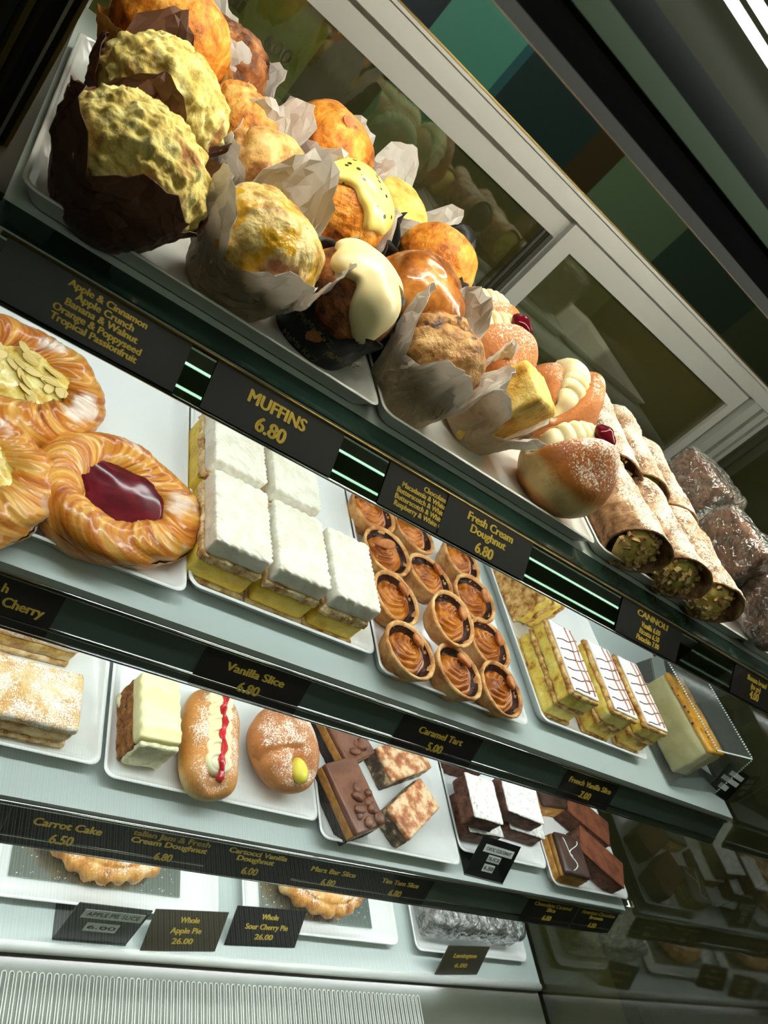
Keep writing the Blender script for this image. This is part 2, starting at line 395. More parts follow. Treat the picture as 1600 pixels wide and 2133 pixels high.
def lathe(prof, n=48, disp=None, caps=True):
    """prof: list of (r, z) bottom to top; disp(Vector p)->radial/normal offset."""
    vs = []; fs = []
    k = len(prof)
    for j, (r, z) in enumerate(prof):
        r0, z0 = prof[max(0, j - 1)]; r1, z1 = prof[min(k - 1, j + 1)]
        nr, nzv = (z1 - z0), -(r1 - r0)
        L = math.hypot(nr, nzv) or 1; nr /= L; nzv /= L
        for i in range(n):
            t = 2 * PI * i / n
            p = Vector((r * math.cos(t), r * math.sin(t), z))
            if disp:
                p = p + Vector((nr * math.cos(t), nr * math.sin(t), nzv)) * disp(p, t, j / (k - 1))
            vs.append(p)
    for j in range(k - 1):
        for i in range(n):
            a = j * n + i; b = j * n + (i + 1) % n
            fs.append((a, b, b + n, a + n))
    if caps:
        fs.append(tuple(range(n - 1, -1, -1)))
        fs.append(tuple((k - 1) * n + i for i in range(n)))
    return vs, fs

def slab(cx, cy, cz, n, r, disp=None, z0=0.0, skew=None):
    """rounded box cx x cy x cz standing on z0, centred in x, y; n = cells per axis; disp(p, nrm)->offset."""
    nx, ny, nzc = n
    h = Vector((cx / 2, cy / 2, cz / 2)); r = min(r, min(h) * .99)
    idx = {}; vs = []; fs = []
    def vert(i, j, k):
        key = (i, j, k)
        if key in idx: return idx[key]
        p = Vector((h.x * (2 * i / nx - 1), h.y * (2 * j / ny - 1), h.z * (2 * k / nzc - 1)))
        inner = Vector((max(-h.x + r, min(h.x - r, p.x)), max(-h.y + r, min(h.y - r, p.y)), max(-h.z + r, min(h.z - r, p.z))))
        d = p - inner
        if d.length > 1e-9: d.normalize()
        else:
            q = Vector((p.x / h.x, p.y / h.y, p.z / h.z)); m = max(range(3), key=lambda a: abs(q[a])); d = Vector((0, 0, 0)); d[m] = 1 if q[m] > 0 else -1
        p = inner + d * r
        p.z += h.z + z0
        if disp: p = p + d * disp(p, d)
        if skew: p = skew(p)
        vs.append(p); idx[key] = len(vs) - 1
        return idx[key]
    def face(a, b, c, d): fs.append((vert(*a), vert(*b), vert(*c), vert(*d)))
    for i in range(nx):
        for j in range(ny):
            face((i, j, 0), (i, j + 1, 0), (i + 1, j + 1, 0), (i + 1, j, 0))
            face((i, j, nzc), (i + 1, j, nzc), (i + 1, j + 1, nzc), (i, j + 1, nzc))
    for i in range(nx):
        for k in range(nzc):
            face((i, 0, k), (i + 1, 0, k), (i + 1, 0, k + 1), (i, 0, k + 1))
            face((i, ny, k), (i, ny, k + 1), (i + 1, ny, k + 1), (i + 1, ny, k))
    for j in range(ny):
        for k in range(nzc):
            face((0, j, k), (0, j, k + 1), (0, j + 1, k + 1), (0, j + 1, k))
            face((nx, j, k), (nx, j + 1, k), (nx, j + 1, k + 1), (nx, j, k + 1))
    return vs, fs

def box(x0, x1, y0, y1, z0, z1):
    vs = [(x, y, z) for z in (z0, z1) for y in (y0, y1) for x in (x0, x1)]
    fs = [(0, 2, 3, 1), (4, 5, 7, 6), (0, 1, 5, 4), (2, 6, 7, 3), (0, 4, 6, 2), (1, 3, 7, 5)]
    return vs, fs

def join(*parts):
    V = []; Fc = []
    for vs, fs in parts:
        o = len(V); V += list(vs); Fc += [tuple(i + o for i in f) for f in fs]
    return V, Fc

def tube(pts, r, n=8, closed=False):
    """round tube along points (all in space)."""
    vs = []; fs = []
    k = len(pts); pts = [Vector(p) for p in pts]
    up0 = None
    for i, p in enumerate(pts):
        a = pts[(i - 1) % k] if closed or i > 0 else p
        b = pts[(i + 1) % k] if closed or i < k - 1 else p
        t = (b - a).normalized()
        up = Vector((0, 0, 1)) if abs(t.z) < .9 else Vector((0, 1, 0))
        s = t.cross(up).normalized(); u = s.cross(t)
        rr = r(i / (k - 1)) if callable(r) else r
        for j in range(n):
            an = 2 * PI * j / n
            vs.append(p + (s * math.cos(an) + u * math.sin(an)) * rr)
    for i in range(k if closed else k - 1):
        for j in range(n):
            a = i * n + j; b = i * n + (j + 1) % n; c = ((i + 1) % k) * n
            fs.append((a, b, c + (j + 1) % n, c + j))
    if not closed:
        fs.append(tuple(range(n - 1, -1, -1))); fs.append(tuple((k - 1) * n + j for j in range(n)))
    return vs, fs

def ellipsoid(c, rad, n=12, mtx=None):
    vs = []; fs = []
    for j in range(n + 1):
        ph = PI * j / n
        for i in range(n):
            t = 2 * PI * i / n
            p = Vector((rad[0] * math.sin(ph) * math.cos(t), rad[1] * math.sin(ph) * math.sin(t), rad[2] * math.cos(ph)))
            if mtx: p = mtx @ p
            vs.append(p + Vector(c))
    for j in range(n):
        for i in range(n):
            a = j * n + i; b = j * n + (i + 1) % n
            fs.append((a, a + n, b + n, b))
    return vs, fs

def chips(spots, size, seed, flat=1.0):
    """small irregular pieces, one mesh."""
    rnd = random.Random(seed); out = []
    for p in spots:
        mt = Matrix.Rotation(rnd.uniform(0, 6.28), 3, Vector((rnd.uniform(-1, 1), rnd.uniform(-1, 1), rnd.uniform(.2, 1))).normalized())
        s = size * rnd.uniform(.6, 1.3)
        vs = []
        for a in box(-s, s, -s * .6, s * .6, -s * .4 * flat, s * .4 * flat)[0]:
            q = Vector(a) * rnd.uniform(.7, 1.15)
            vs.append(mt @ q + Vector(p))
        out.append((vs, box(0, 1, 0, 1, 0, 1)[1]))
    return join(*out)

def text(name, body, size, mat, parent, loc, width=None, align='CENTER', bold=.022, spacing=.9):
    cu = bpy.data.curves.new(name, 'FONT'); cu.body = body; cu.size = size
    cu.align_x = align; cu.align_y = 'CENTER';  cu.space_line = spacing
    cu.extrude = .00012; cu.resolution_u = 3
    tmp = bpy.data.objects.new('tmp', cu); COL.objects.link(tmp)
    bpy.context.view_layer.update()
    dg = bpy.context.evaluated_depsgraph_get()
    me = bpy.data.meshes.new_from_object(tmp.evaluated_get(dg))
    bpy.data.objects.remove(tmp); bpy.data.curves.remove(cu)
    me.name = name; me.materials.clear()
    if bold > .01:
        V = [v.co.copy() for v in me.vertices]; P = [tuple(p.vertices) for p in me.polygons]; n = len(V); e = size * .042
        bpy.data.meshes.remove(me); me = bpy.data.meshes.new(name)
        me.from_pydata([(v.x + k * e, v.y + dy * e * .4, v.z) for k, dy in ((-1, 0), (-.3, 1), (.3, -1), (1, 0)) for v in V], [], [tuple(i + q * n for i in p) for q in range(4) for p in P])
    o = link(name, me, mat, parent); o.location = loc
    if width and len(me.vertices):
        xs = [v.co.x for v in me.vertices]
        k = width / (max(xs) - min(xs)); c = (max(xs) + min(xs)) / 2
        for v in me.vertices: v.co.x = (v.co.x - c) * k
    return o

# ------------------------------------------------------------------ levels
Z1, Z2, Z3, Z4 = -.256, -.478, -.708, -.925
# rails: bottom (y, z), top (y, z), x range
RAIL = {1: ((.450, -.2840), (.479, -.2587), .03, 1.275),
        2: ((.413, -.5230), (.433, -.4882), .03, 1.275),
        3: ((.356, -.7510), (.376, -.7164), .03, 1.262)}

# ------------------------------------------------------------------ room (setting)
def struct(name, vf, mat, smooth=False):
    o = mesh(name, [(v[0], v[1], v[2] + CZ) for v in vf[0]], vf[1], mat, smooth=smooth); o['kind'] = 'structure'; return o

def wall_panels():
    mt, nt, b, out = new_mat('wall_panels')
    tc = nt.nodes.new('ShaderNodeTexCoord'); sep = nt.nodes.new('ShaderNodeSeparateXYZ')
    nt.links.new(tc.outputs['Object'], sep.inputs[0])
    mr = nt.nodes.new('ShaderNodeMapRange'); nt.links.new(sep.outputs[0], mr.inputs[0])
    mr.inputs[1].default_value = 0; mr.inputs[2].default_value = 4
    st = [(0, (22, 34, 44)), (.84 / 4, (70, 128, 112)), (1.10 / 4, (40, 80, 84)), (1.13 / 4, (30, 46, 44)), (1.5 / 4, (52, 44, 24)),
          (1.64 / 4, (84, 104, 78)), (2.05 / 4, (46, 62, 50)), (2.6 / 4, (70, 78, 56))]
    r = ramp_node(nt, st, 'CONSTANT'); nt.links.new(mr.outputs[0], r.inputs[0])
    nt.links.new(r.outputs[0], b.inputs['Base Color']); b.inputs['Roughness'].default_value = .35
    return mt
struct('wall_back', box(-3, 5, 2.6, 2.7, -1.4, 1.6), wall_panels())
struct('wall_front', box(-3, 5, -2.6, -2.5, -1.4, 1.6), simple('front_wall', (70, 70, 56), .7))
struct('wall_right', box(4.9, 5, -2.5, 2.6, -1.4, 1.6), simple('right_wall', (64, 66, 44), .7))
struct('wall_left', box(-3, -2.9, -2.5, 2.6, -1.4, 1.6), simple('left_wall', (40, 40, 36), .7))
struct('ceiling', box(-3, 5, -2.6, 2.7, 1.6, 1.7), simple('ceiling_paint', (96, 112, 104), .7))
struct('floor', box(-3, 5, -2.6, 2.7, -1.5, -1.4), simple('floor_tile', (92, 90, 78), .4))

# ------------------------------------------------------------------ display case
case = thing('display_case', 'aluminium and glass bakery display case holding the three shelves of pastries', 'display case', (.64, .6, -1.4))
def cpart(name, vf, mat, parent=None, smooth=False, off=True):
    vs, fs = vf
    base = Vector((.64, .6, -1.4))
    return mesh(name, [Vector(v) - base for v in vs], fs, mat, parent or case, smooth)

cpart('base_cabinet', box(-.03, 1.31, .02, 1.08, -1.4, -.96), simple('cabinet_board', (60, 58, 52), .5))
cpart('deck', box(-.03, 1.285, .331, 1.04, -.96, Z4), M['shelf'])
cpart('end_ledge', box(1.302, 1.52, .05, 1.04, -.96, Z4), simple('olive_ledge', (214, 214, 160), .45))
lip = lambda y, z, r, x0=-.03, x1=1.285: tube([(x0, y, z), (x1, y, z)], r, 10)
cpart('deck_edge', lip(.330, Z4 - .004, .0065, -.03, 1.285), M['lit_chrome_edge'], smooth=True)
cpart('deck_skirt', box(-.03, 1.285, .3275, .3315, -.96, -.930), M['alu'])
# header and doors at the back
cpart('header_rail', join(box(-.03, 1.30, 1.03, 1.075, -.068, -.0375), box(-.03, 1.30, 1.022, 1.031, -.0415, -.0375)), M['alu'])
cpart('header_edge', lip(1.03, -.0365, .0018, -.03, 1.30), M['brass'], smooth=True)
def door(x0, x1, y, sl, sr):
    d = cpart('sliding_door', join(box(x0, x1, y, y + .02, -.107, -.069), box(x0, x0 + sl, y, y + .02, -.9, -.107), box(x1 - sr, x1, y, y + .02, -.9, -.107)), M['alu'])
    cpart('door_pane', box(x0 + sl, x1 - sr, y + .008, y + .012, -.9, -.107), M['door_glass'], d)
    return d
door(.683, 1.222, 1.045, .029, .02)
d1 = door(.0, .683, 1.058, .03, .004)
cpart('door_gasket', join(box(.655, .66, 1.052, 1.057, -.9, -.107), box(.668, .676, 1.052, 1.057, -.9, -.107)), M['gasket'], d1)
cpart('corner_post', join(box(1.226, 1.25, 1.03, 1.07, -.95, -.0685), box(1.258, 1.275, 1.028, 1.07, -.95, -.0685), box(1.28, 1.30, 1.025, 1.07, -.95, -.0685)), M['alu2'])
cpart('post_channel', box(1.22, 1.302, 1.05, 1.068, -.95, -.07), M['gasket'])
cpart('end_pane', box(1.291, 1.297, .05, 1.025, -.955, .0), M['end_glass'])
cpart('end_post', box(1.288, 1.30, .035, .05, -.955, .1), M['alu2'])
# partition to the neighbouring case on the left
cpart('partition_pane', box(-.012, -.008, .3, 1.02, -.95, .09), M['glass'])
cpart('partition_post', box(-.07, .015, .586, .622, -.256, .09), simple('dark_brown_post', (72, 58, 34), .25))
for i, (x, wd, mt) in enumerate([(-.046, .006, M['brass']), (-.036, .003, M['black']), (-.030, .005, M['brass']), (-.020, .004, M['gasket']), (-.012, .0035, M['brass']), (-.003, .006, M['black']), (.006, .002, M['alu2']), (.012, .0025, M['brass'])]):
    cpart('partition_trim', box(x, x + wd, .580 - .001 * i, .586, -.256, .09), mt)
# canopy
cpart('canopy_roof', box(-.03, 1.31, .2, .56, .16, .168), simple('canopy_olive', (74, 74, 34), .5))
cpart('canopy_lip', box(-.03, 1.31, .357, .372, .0125, .0185), M['alu'])
cpart('canopy_fascia', join(box(-.03, 1.31, .362, .372, .0185, .034), box(-.03, 1.31, .362, .372, .0445, .058)), M['black'])
cpart('fascia_strip', box(-.03, 1.31, .358, .372, .034, .0445), simple('grey_green_trim', (112, 126, 104), .5))
cpart('canopy_reflector', box(-.03, 1.31, .366, .372, .058, .16), simple('reflector_olive', (66, 64, 34), .45))
# tilted front pane
FG0, FG1 = (.318, -.915), (.350, .010)
cpart('front_pane', ([(x, y + dy, z) for (y, z) in (FG0, FG1) for dy in (0, .005) for x in (-.03, 1.285)],
                     [(0, 1, 5, 4), (2, 6, 7, 3), (0, 4, 6, 2), (1, 3, 7, 5), (0, 2, 3, 1), (4, 5, 7, 6)]), M['glass'])

# vent grille in front of the deck
vent = thing('vent_grille', 'slotted clear air vent panel along the front foot of the display case', 'vent grille', (.5, .2, -.931))
def stadium(cx, y0, y1, r, n=6):
    pts = []
    for i in range(n + 1):
        a = PI * i / n; pts.append((cx + r * math.cos(a), y1 + r * math.sin(a), 0))
    for i in range(n + 1):
        a = PI + PI * i / n; pts.append((cx + r * math.cos(a), y0 + r * math.sin(a), 0))
    return pts
mesh('panel', *box(-.53, .785, -.16, .128, -.012, -.004), simple('vent_panel', (104, 106, 92), .16, .1, spec=.9), vent, False)
sl = []; rm = []
k = 0
x = -.52
while x < .49:
    pts = stadium(x, -.15, .105, .0025)
    rm.append(tube([(p[0], p[1], -.0037) for p in pts], .00075, 5, True))
    x += .0083
mesh('slot_rims', *join(*rm), simple('vent_rim', (248, 248, 240), .4), vent)

# lamps
def lamp(y, z, label, mat, x0=.0, x1=1.27, r=.006, group=None):
    t = thing('light_tube', label, 'lamp', ((x0 + x1) / 2, y, z), 0, group)
    hl = (x1 - x0) / 2
    mesh('tube', *tube([(-hl, 0, 0), (hl, 0, 0)], r, 8), mat, t)
    for e in (box(-hl - .012, -hl, -r, r, -r, r), box(hl, hl + .012, -r, r, -r, r)): mesh('end_cap', *e, M['black'], t, False)
    return t
lamp(.330, .0735, 'bright white light tube under the canopy, the one further in', M['tube_front'], r=.0018)
lamp(.300, .0727, 'bright white light tube under the canopy, the one nearer the edge', M['tube_front'], r=.0018)
lamp(.615, .055, 'long light tube behind the canopy fascia above the muffins', M['tube_top'])
# shelves
def shelf(n, label, zt, y0, y1, x1, light_y):
    (yb, zb), (yt, zt2), rx0, rx1 = RAIL[n]
    s = thing('shelf', label, 'shelf', (.64, .7, zt))
    B = Vector((.64, .7, zt))
    def P(vf): return [Vector(v) - B for v in vf[0]], vf[1]
    mesh('shelf_panel', *P(box(-.03, x1, yt + .001, y1, zt - .012, zt)), M['shelf'], s, False)
    nx_, nz_ = (zt2 - zb), -(yt - yb)   # outward normal in (y, z) is (-dz, dy)
    L = math.hypot(yt - yb, zt2 - zb); ny, nzz = -(zt2 - zb) / L, (yt - yb) / L
    t = .0025
    vs = [(x, y, z) for x in (rx0, rx1) for (y, z) in ((yb, zb), (yt, zt2), (yt - ny * t, zt2 - nzz * t), (yb - ny * t, zb - nzz * t))]
    mesh('price_rail', *P((vs, [(0, 1, 2, 3), (7, 6, 5, 4), (0, 4, 5, 1), (1, 5, 6, 2), (2, 6, 7, 3), (3, 7, 4, 0)])), M['rail'] if n == 1 else M['rail_low'], s, False)
    if n == 1:
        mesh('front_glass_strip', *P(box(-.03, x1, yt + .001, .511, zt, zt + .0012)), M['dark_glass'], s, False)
        mesh('side_strip', *P(box(-.03, .0235, .511, y1, zt, zt + .004)), M['dark_side'], s, False)
    rr = .0012 if n == 1 else .0026
    mesh('rail_lip', *P(lip(yt + ny * .001, zt2 + .001, rr, rx0, rx1)), M['chrome'] if n > 1 else M['brass'], s)
    mesh('rail_foot', *P(join(lip(yb + ny * .001, zb - .001, .0012, rx0, rx1))), M['chrome'], s)
    if n > 1:
        f = .2
        mesh('rail_bead', *P(lip(yb + (yt - yb) * f + ny * -.0005, zb + (zt2 - zb) * f - nzz * .0005, .0022, rx0, rx1)), M['chrome'], s)
    return s
shelf(1, 'top shelf of the case carrying muffins, cream doughnuts and cannoli', Z1, .48, 1.0, 1.283, .78)
shelf(2, 'middle shelf of the case carrying danishes, vanilla slices and tarts', Z2, .43, 1.0, 1.283, .75)
shelf(3, 'lowest glass case shelf carrying carrot cake, doughnuts and chocolate slices', Z3, .38, 1.0, 1.27, .7)
for zz, lb, yy in ((Z1 - .019, 'under the top shelf', .497), (Z2 - .019, 'under the middle shelf', .452), (Z3 - .019, 'under the lowest shelf', .400)):
    lamp(yy, zz, 'front light tube hidden behind the price rail ' + lb, M['tube_shelf'], r=.005)
    lamp(yy + .27, zz, 'rear light tube fixed ' + lb, M['tube_rear'], r=.005)
# unseen ceiling fill panels added to brighten tags, back wall and end ledge
for cx, cy, lb in ((-.6, -1.3, 'on the left behind the viewer'), (1.9, -1.3, 'on the right behind the viewer'), (.7, 1.75, 'above the staff side behind the case'), (2.3, .35, 'to the right of the case')):
    cl = thing('fill_panel', 'unseen flat ceiling fill panel added ' + lb, 'lamp', (cx, cy, 1.585), 0)
    mesh('diffuser', *box(-.5, .5, -.4, .4, -.004, .004), M['staff_fill'] if cy > 1 else M['ceil_fill'], cl, False)
    mesh('frame', *join(box(-.53, -.5, -.43, .43, -.01, .012), box(.5, .53, -.43, .43, -.01, .012), box(-.5, .5, -.43, -.4, -.01, .012), box(-.5, .5, .4, .43, -.01, .012)), M['alu2'], cl, False)

# ------------------------------------------------------------------ price tags
def price_tag(rail, x0, x1, label, lines, price, hs=1.0, lift=.0008, bottom=.06, fs=None, name_y=.66, price_y=.26, ps=None, dx=0, lw=None):
    (yb, zb), (yt, zt), _, _ = RAIL[rail]
    L = math.hypot(yt - yb, zt - zb); ang = math.atan2(zt - zb, yt - yb)
    wd = x1 - x0; h = L * .97 * hs
    ny, nzz = -(zt - zb) / L, (yt - yb) / L
    o = mesh('price_tag', *slab(wd, h, .0006, (4, 2, 1), .0002), M['tag'], None, False)
    c = .5
    o.location = ((x0 + x1) / 2, yb + (yt - yb) * c + ny * lift, zb + (zt - zb) * c + nzz * lift + CZ)
    o.rotation_euler = (ang, 0, 0)
    tagp(o, label, 'price tag', 'price tags in the shelf rails')
    if lines:
        text('product_name', '\n'.join(lines), fs or .0095, M['gold'], o, (dx, (name_y - .5) * h, .0008), width=lw)
    if price:
        text('price', price, (ps or .0105) * 1.32, M['gold'], o, (dx, (price_y - .5) * h, .0008))
    return o
price_tag(1, .034, .161, 'long dark tag listing five muffin flavours from Apple & Cinnamon down',
          ['Apple & Cinnamon', 'Apple Crunch', 'Banana & Walnut', 'Orange & Poppyseed', 'Tropical Passionfruit'], None, fs=.0068, name_y=.52, dx=.004, lw=.060)
price_tag(1, .182, .299, 'dark tag reading MUFFINS 6.80', ['MUFFINS'], '6.80', fs=.0135, name_y=.68, ps=.0118, price_y=.25, dx=-.002, lw=.052)
price_tag(1, .349, .424, 'dark tag listing Chocolate, Macadamia and Butterscotch flavours', ['             Chocolate', ' Macadamia & White', 'Butterscotch & White', 'Butterscotch & White', ' Raspberry & White C'], None, fs=.0064, name_y=.5, dx=.006, lw=.058)
price_tag(1, .418, .535, 'dark tag reading Fresh Cream Doughnut 6.80', ['Fresh Cream', 'Doughnut'], '6.80', fs=.0105, name_y=.66, ps=.0105, price_y=.17, lift=.0018, lw=.062)
price_tag(1, .690, .812, 'dark tag reading CANNOLI with three prices', ['CANNOLI'], None, fs=.0092, name_y=.82, lw=.062)
ct = bpy.data.objects['price_tag.004']
text('flavour_prices', 'Vanilla 6.00\nRicotta 6.50\nPistachio 7.00', .0082, M['gold'], ct, (0, -.0055, .0008), bold=.03)
price_tag(1, .941, 1.06, 'dark tag for banana bread to go at the right end of the top rail', ['Banana bread', '(to go)'], '4.00', fs=.0095)
price_tag(2, .05, .192, 'dark tag cut off by the left photo edge ending in Cherry', ['Peach'[-1:] + ' ', ''], None, fs=.0105, name_y=.62, dx=.028)
ct = bpy.data.objects['price_tag.006']
text('product_name', '& Cherry', .0112, M['gold'], ct, (.040, -.001, .0008), bold=.03)
price_tag(2, .324, .443, 'dark tag reading Vanilla Slice 6.80', ['Vanilla Slice'], '6.80', fs=.0112, ps=.0105, lw=.066)
price_tag(2, .572, .698, 'dark tag reading Caramel Tart 5.00', ['Caramel Tart'], '5.00', fs=.0112, ps=.0105, lw=.07)
price_tag(2, .864, .979, 'dark tag reading French Vanilla Slice 7.00', ['French Vanilla Slice'], '7.00', fs=.0105, ps=.0105, lw=.094)
price_tag(3, .15, .262, 'blank dark tag at the left end of the lowest rail', None, None)
price_tag(3, .2625, .381, 'dark tag reading Carrot Cake 6.50', ['Carrot Cake'], '6.50', fs=.0112, ps=.0105, lw=.07)
price_tag(3, .3815, .494, 'dark tag reading talian Jam & Fresh Cream Doughnut 6.80', ['talian Jam & Fresh', 'Cream Doughnut'], '6.80', fs=.0088, ps=.0092, name_y=.72, price_y=.24, lw=.092, dx=-.004)
price_tag(3, .484, .603, 'dark tag reading Cartocci Vanilla Doughnut 6.00', ['Cartocci Vanilla', 'Doughnut'], '6.00', fs=.0088, ps=.0095, name_y=.72, price_y=.24, lift=.0016, lw=.08)
price_tag(3, .603, .714, 'fourth tag from the left with gold lettering, priced 6.80, below the chocolate slices', ['Mars Bar Slice'], '6.80', fs=.0092, ps=.0095, lw=.07)
price_tag(3, .7145, .827, 'last tag before the bare rail, priced 6.80, beside the other chocolate bar tag', ['Tim Tam Slice'], '6.80', fs=.0092, ps=.0095, lw=.066)
price_tag(3, 1.03, 1.152, 'dark tag reading Chocolate Caramel Slice 6.80', ['Chocolate Caramel', 'Slice'], '6.80', fs=.0086, ps=.0092, name_y=.7, price_y=.24, lw=.092)
price_tag(3, 1.158, 1.262, 'dark tag reading American Chocolate Brownie 6.80 at the rail end', ['American Chocolate', 'Brownie'], '6.80', fs=.0086, ps=.0092, name_y=.7, price_y=.24, lw=.092)

# ------------------------------------------------------------------ plates
def plate(x0, x1, y0, y1, z, label, rim=.016, flare=.010, name='serving_plate', group='white serving plates'):
    cx, cy = (x0 + x1) / 2, (y0 + y1) / 2; hx, hy = (x1 - x0) / 2, (y1 - y0) / 2
    def loop(ax, ay, zz, r):
        pts = []
        for (sx, sy, a0) in ((1, 1, 0), (-1, 1, PI / 2), (-1, -1, PI), (1, -1, 1.5 * PI)):
            for i in range(6):
                a = a0 + PI / 2 * i / 5
                pts.append((sx * (ax - r) + r * math.cos(a), sy * (ay - r) + r * math.sin(a), zz))
        return pts
    fl = flare
    loops = [loop(hx - fl - .004, hy - fl - .004, 0, .008), loop(hx - fl, hy - fl, .0015, .010), loop(hx - .0015, hy - .0015, rim - .002, .012), loop(hx, hy, rim - .0008, .012),
             loop(hx - .0006, hy - .0006, rim, .012), loop(hx - .003, hy - .003, rim, .011), loop(hx - .0045, hy - .0045, rim - .002, .011),
             loop(hx - fl - .002, hy - fl - .002, .007, .010), loop(hx - fl - .006, hy - fl - .006, .0058, .008)]
    n = len(loops[0]); vs = [p for l in loops for p in l]; fs = []
    for k in range(len(loops) - 1):
        for i in range(n):
            fs.append((k * n + i, k * n + (i + 1) % n, (k + 1) * n + (i + 1) % n, (k + 1) * n + i))
    fs.append(tuple(range(n - 1, -1, -1))); fs.append(tuple((len(loops) - 1) * n + i for i in range(n)))
    o = mesh(name, vs, fs, M['ceramic']); o.location = (cx, cy, z + CZ)
    md = o.modifiers.new('edge', 'EDGE_SPLIT'); md.split_angle = math.radians(50)
    return tagp(o, label, 'plate', group)
plate(.027, .329, .513, .862, Z1, 'white tray holding the muffins at the left of the top shelf')
plate(.333, .640, .513, .862, Z1, 'white tray under the choc chip muffin and cream doughnuts')
plate(.646, .985, .513, .862, Z1, 'white tray under the sugar dusted cannoli')
plate(.991, 1.27, .513, .862, Z1, 'white tray under the wrapped banana bread slices')
plate(-.005, .285, .455, .80, Z2, 'white tray holding the three glazed danishes')
plate(.2868, .512, .468, .80, Z2, 'white tray holding the cream topped vanilla slices')
plate(.515, .762, .450, .79, Z2, 'white tray holding the caramel tarts')
plate(.797, 1.044, .470, .79, Z2, 'white tray under the iced French vanilla slices')
plate(.03, .331, .416, .70, Z3, 'white tray holding the sugar topped apple slices')
plate(.335, .6115, .407, .69, Z3, 'white tray holding carrot cake and two doughnuts')
plate(.6125, .858, .388, .66, Z3, 'white tray holding chocolate caramel and marbled slices')
plate(.862, 1.060, .41, .66, Z3, 'white tray holding the coconut dusted chocolate slices')
plate(1.063, 1.268, .388, .66, Z3, 'white tray holding caramel slice and cocoa brownies')
plate(.325, .617, .372, .70, Z4, 'white tray holding the apple pie on its silver board', .014)
plate(.655, .940, .366, .70, Z4, 'white tray holding the cherry pie on its silver board', .014)
plate(.975, 1.25, .362, .62, Z4 + .0, 'white tray holding the film wrapped lamingtons', .014)

# ------------------------------------------------------------------ muffins
def crown_prof(R, H, zc, base_r):
    pr = [(base_r * .2, .002), (base_r, .003)]
    for i in range(1, 9): pr.append((base_r + (R * .92 - base_r) * i / 8, .003 + (zc - .012 - .003) * i / 8))
    for i in range(0, 29):
        a = -.35 + (PI / 2 + .35) * i / 28
        pr.append((max(R * math.cos(a) ** .85 if a < PI / 2 - 1e-3 else .0004, .0004), zc + (H * math.sin(a) if a > 0 else R * .35 * math.sin(a))))
    return pr
def muffin_crown(parent, mat, R=.043, H=.036, zc=.058, rough=.0022, sc_=60, seed=0, crack=.0, lump=0, n=72, part='cake', grit=.0026):
    o3 = Vector((seed * 3.7, seed * 1.3, seed * 2.9))
    def d(p, t, f):
        q = p + o3
        v = fbm(q, sc_, 3) * rough * (.3 if p.z < zc - .01 else 1)
        v += noise.noise(q * 20) * .0050
        if lump and p.z > zc - .012:
            c = noise.voronoi((q) * lump)[0][0]
            v += (.55 - c) * .006
            v += fbm(q, 150, 3) * grit
        if crack and p.z > zc:
            c = abs(noise.noise(q * 17)); v -= max(0, .14 - c) * .07 * crack; v += fbm(q, 45, 3) * .0022 * crack
        return v
    pr = crown_prof(R, H, zc, .030)
    if lump or n > 80:
        fine = []
        for a, b in zip(pr, pr[1:]):
            fine += [a, ((a[0] + b[0]) / 2, (a[1] + b[1]) / 2)]
        pr = fine + [pr[-1]]
    return mesh(part, *lathe(pr, n, d), mat, parent)
def crown_point(R, H, zc, phi, t):
    a = PI / 2 - phi
    if a > 0: return Vector((R * math.cos(a) ** .85 * math.cos(t), R * math.cos(a) ** .85 * math.sin(t), zc + H * math.sin(a)))
    return Vector((R * math.cos(a) * math.cos(t), R * math.cos(a) * math.sin(t), zc + R * .9 * math.sin(a)))
CAMDIR = -1.88   # side of a muffin that faces the shop
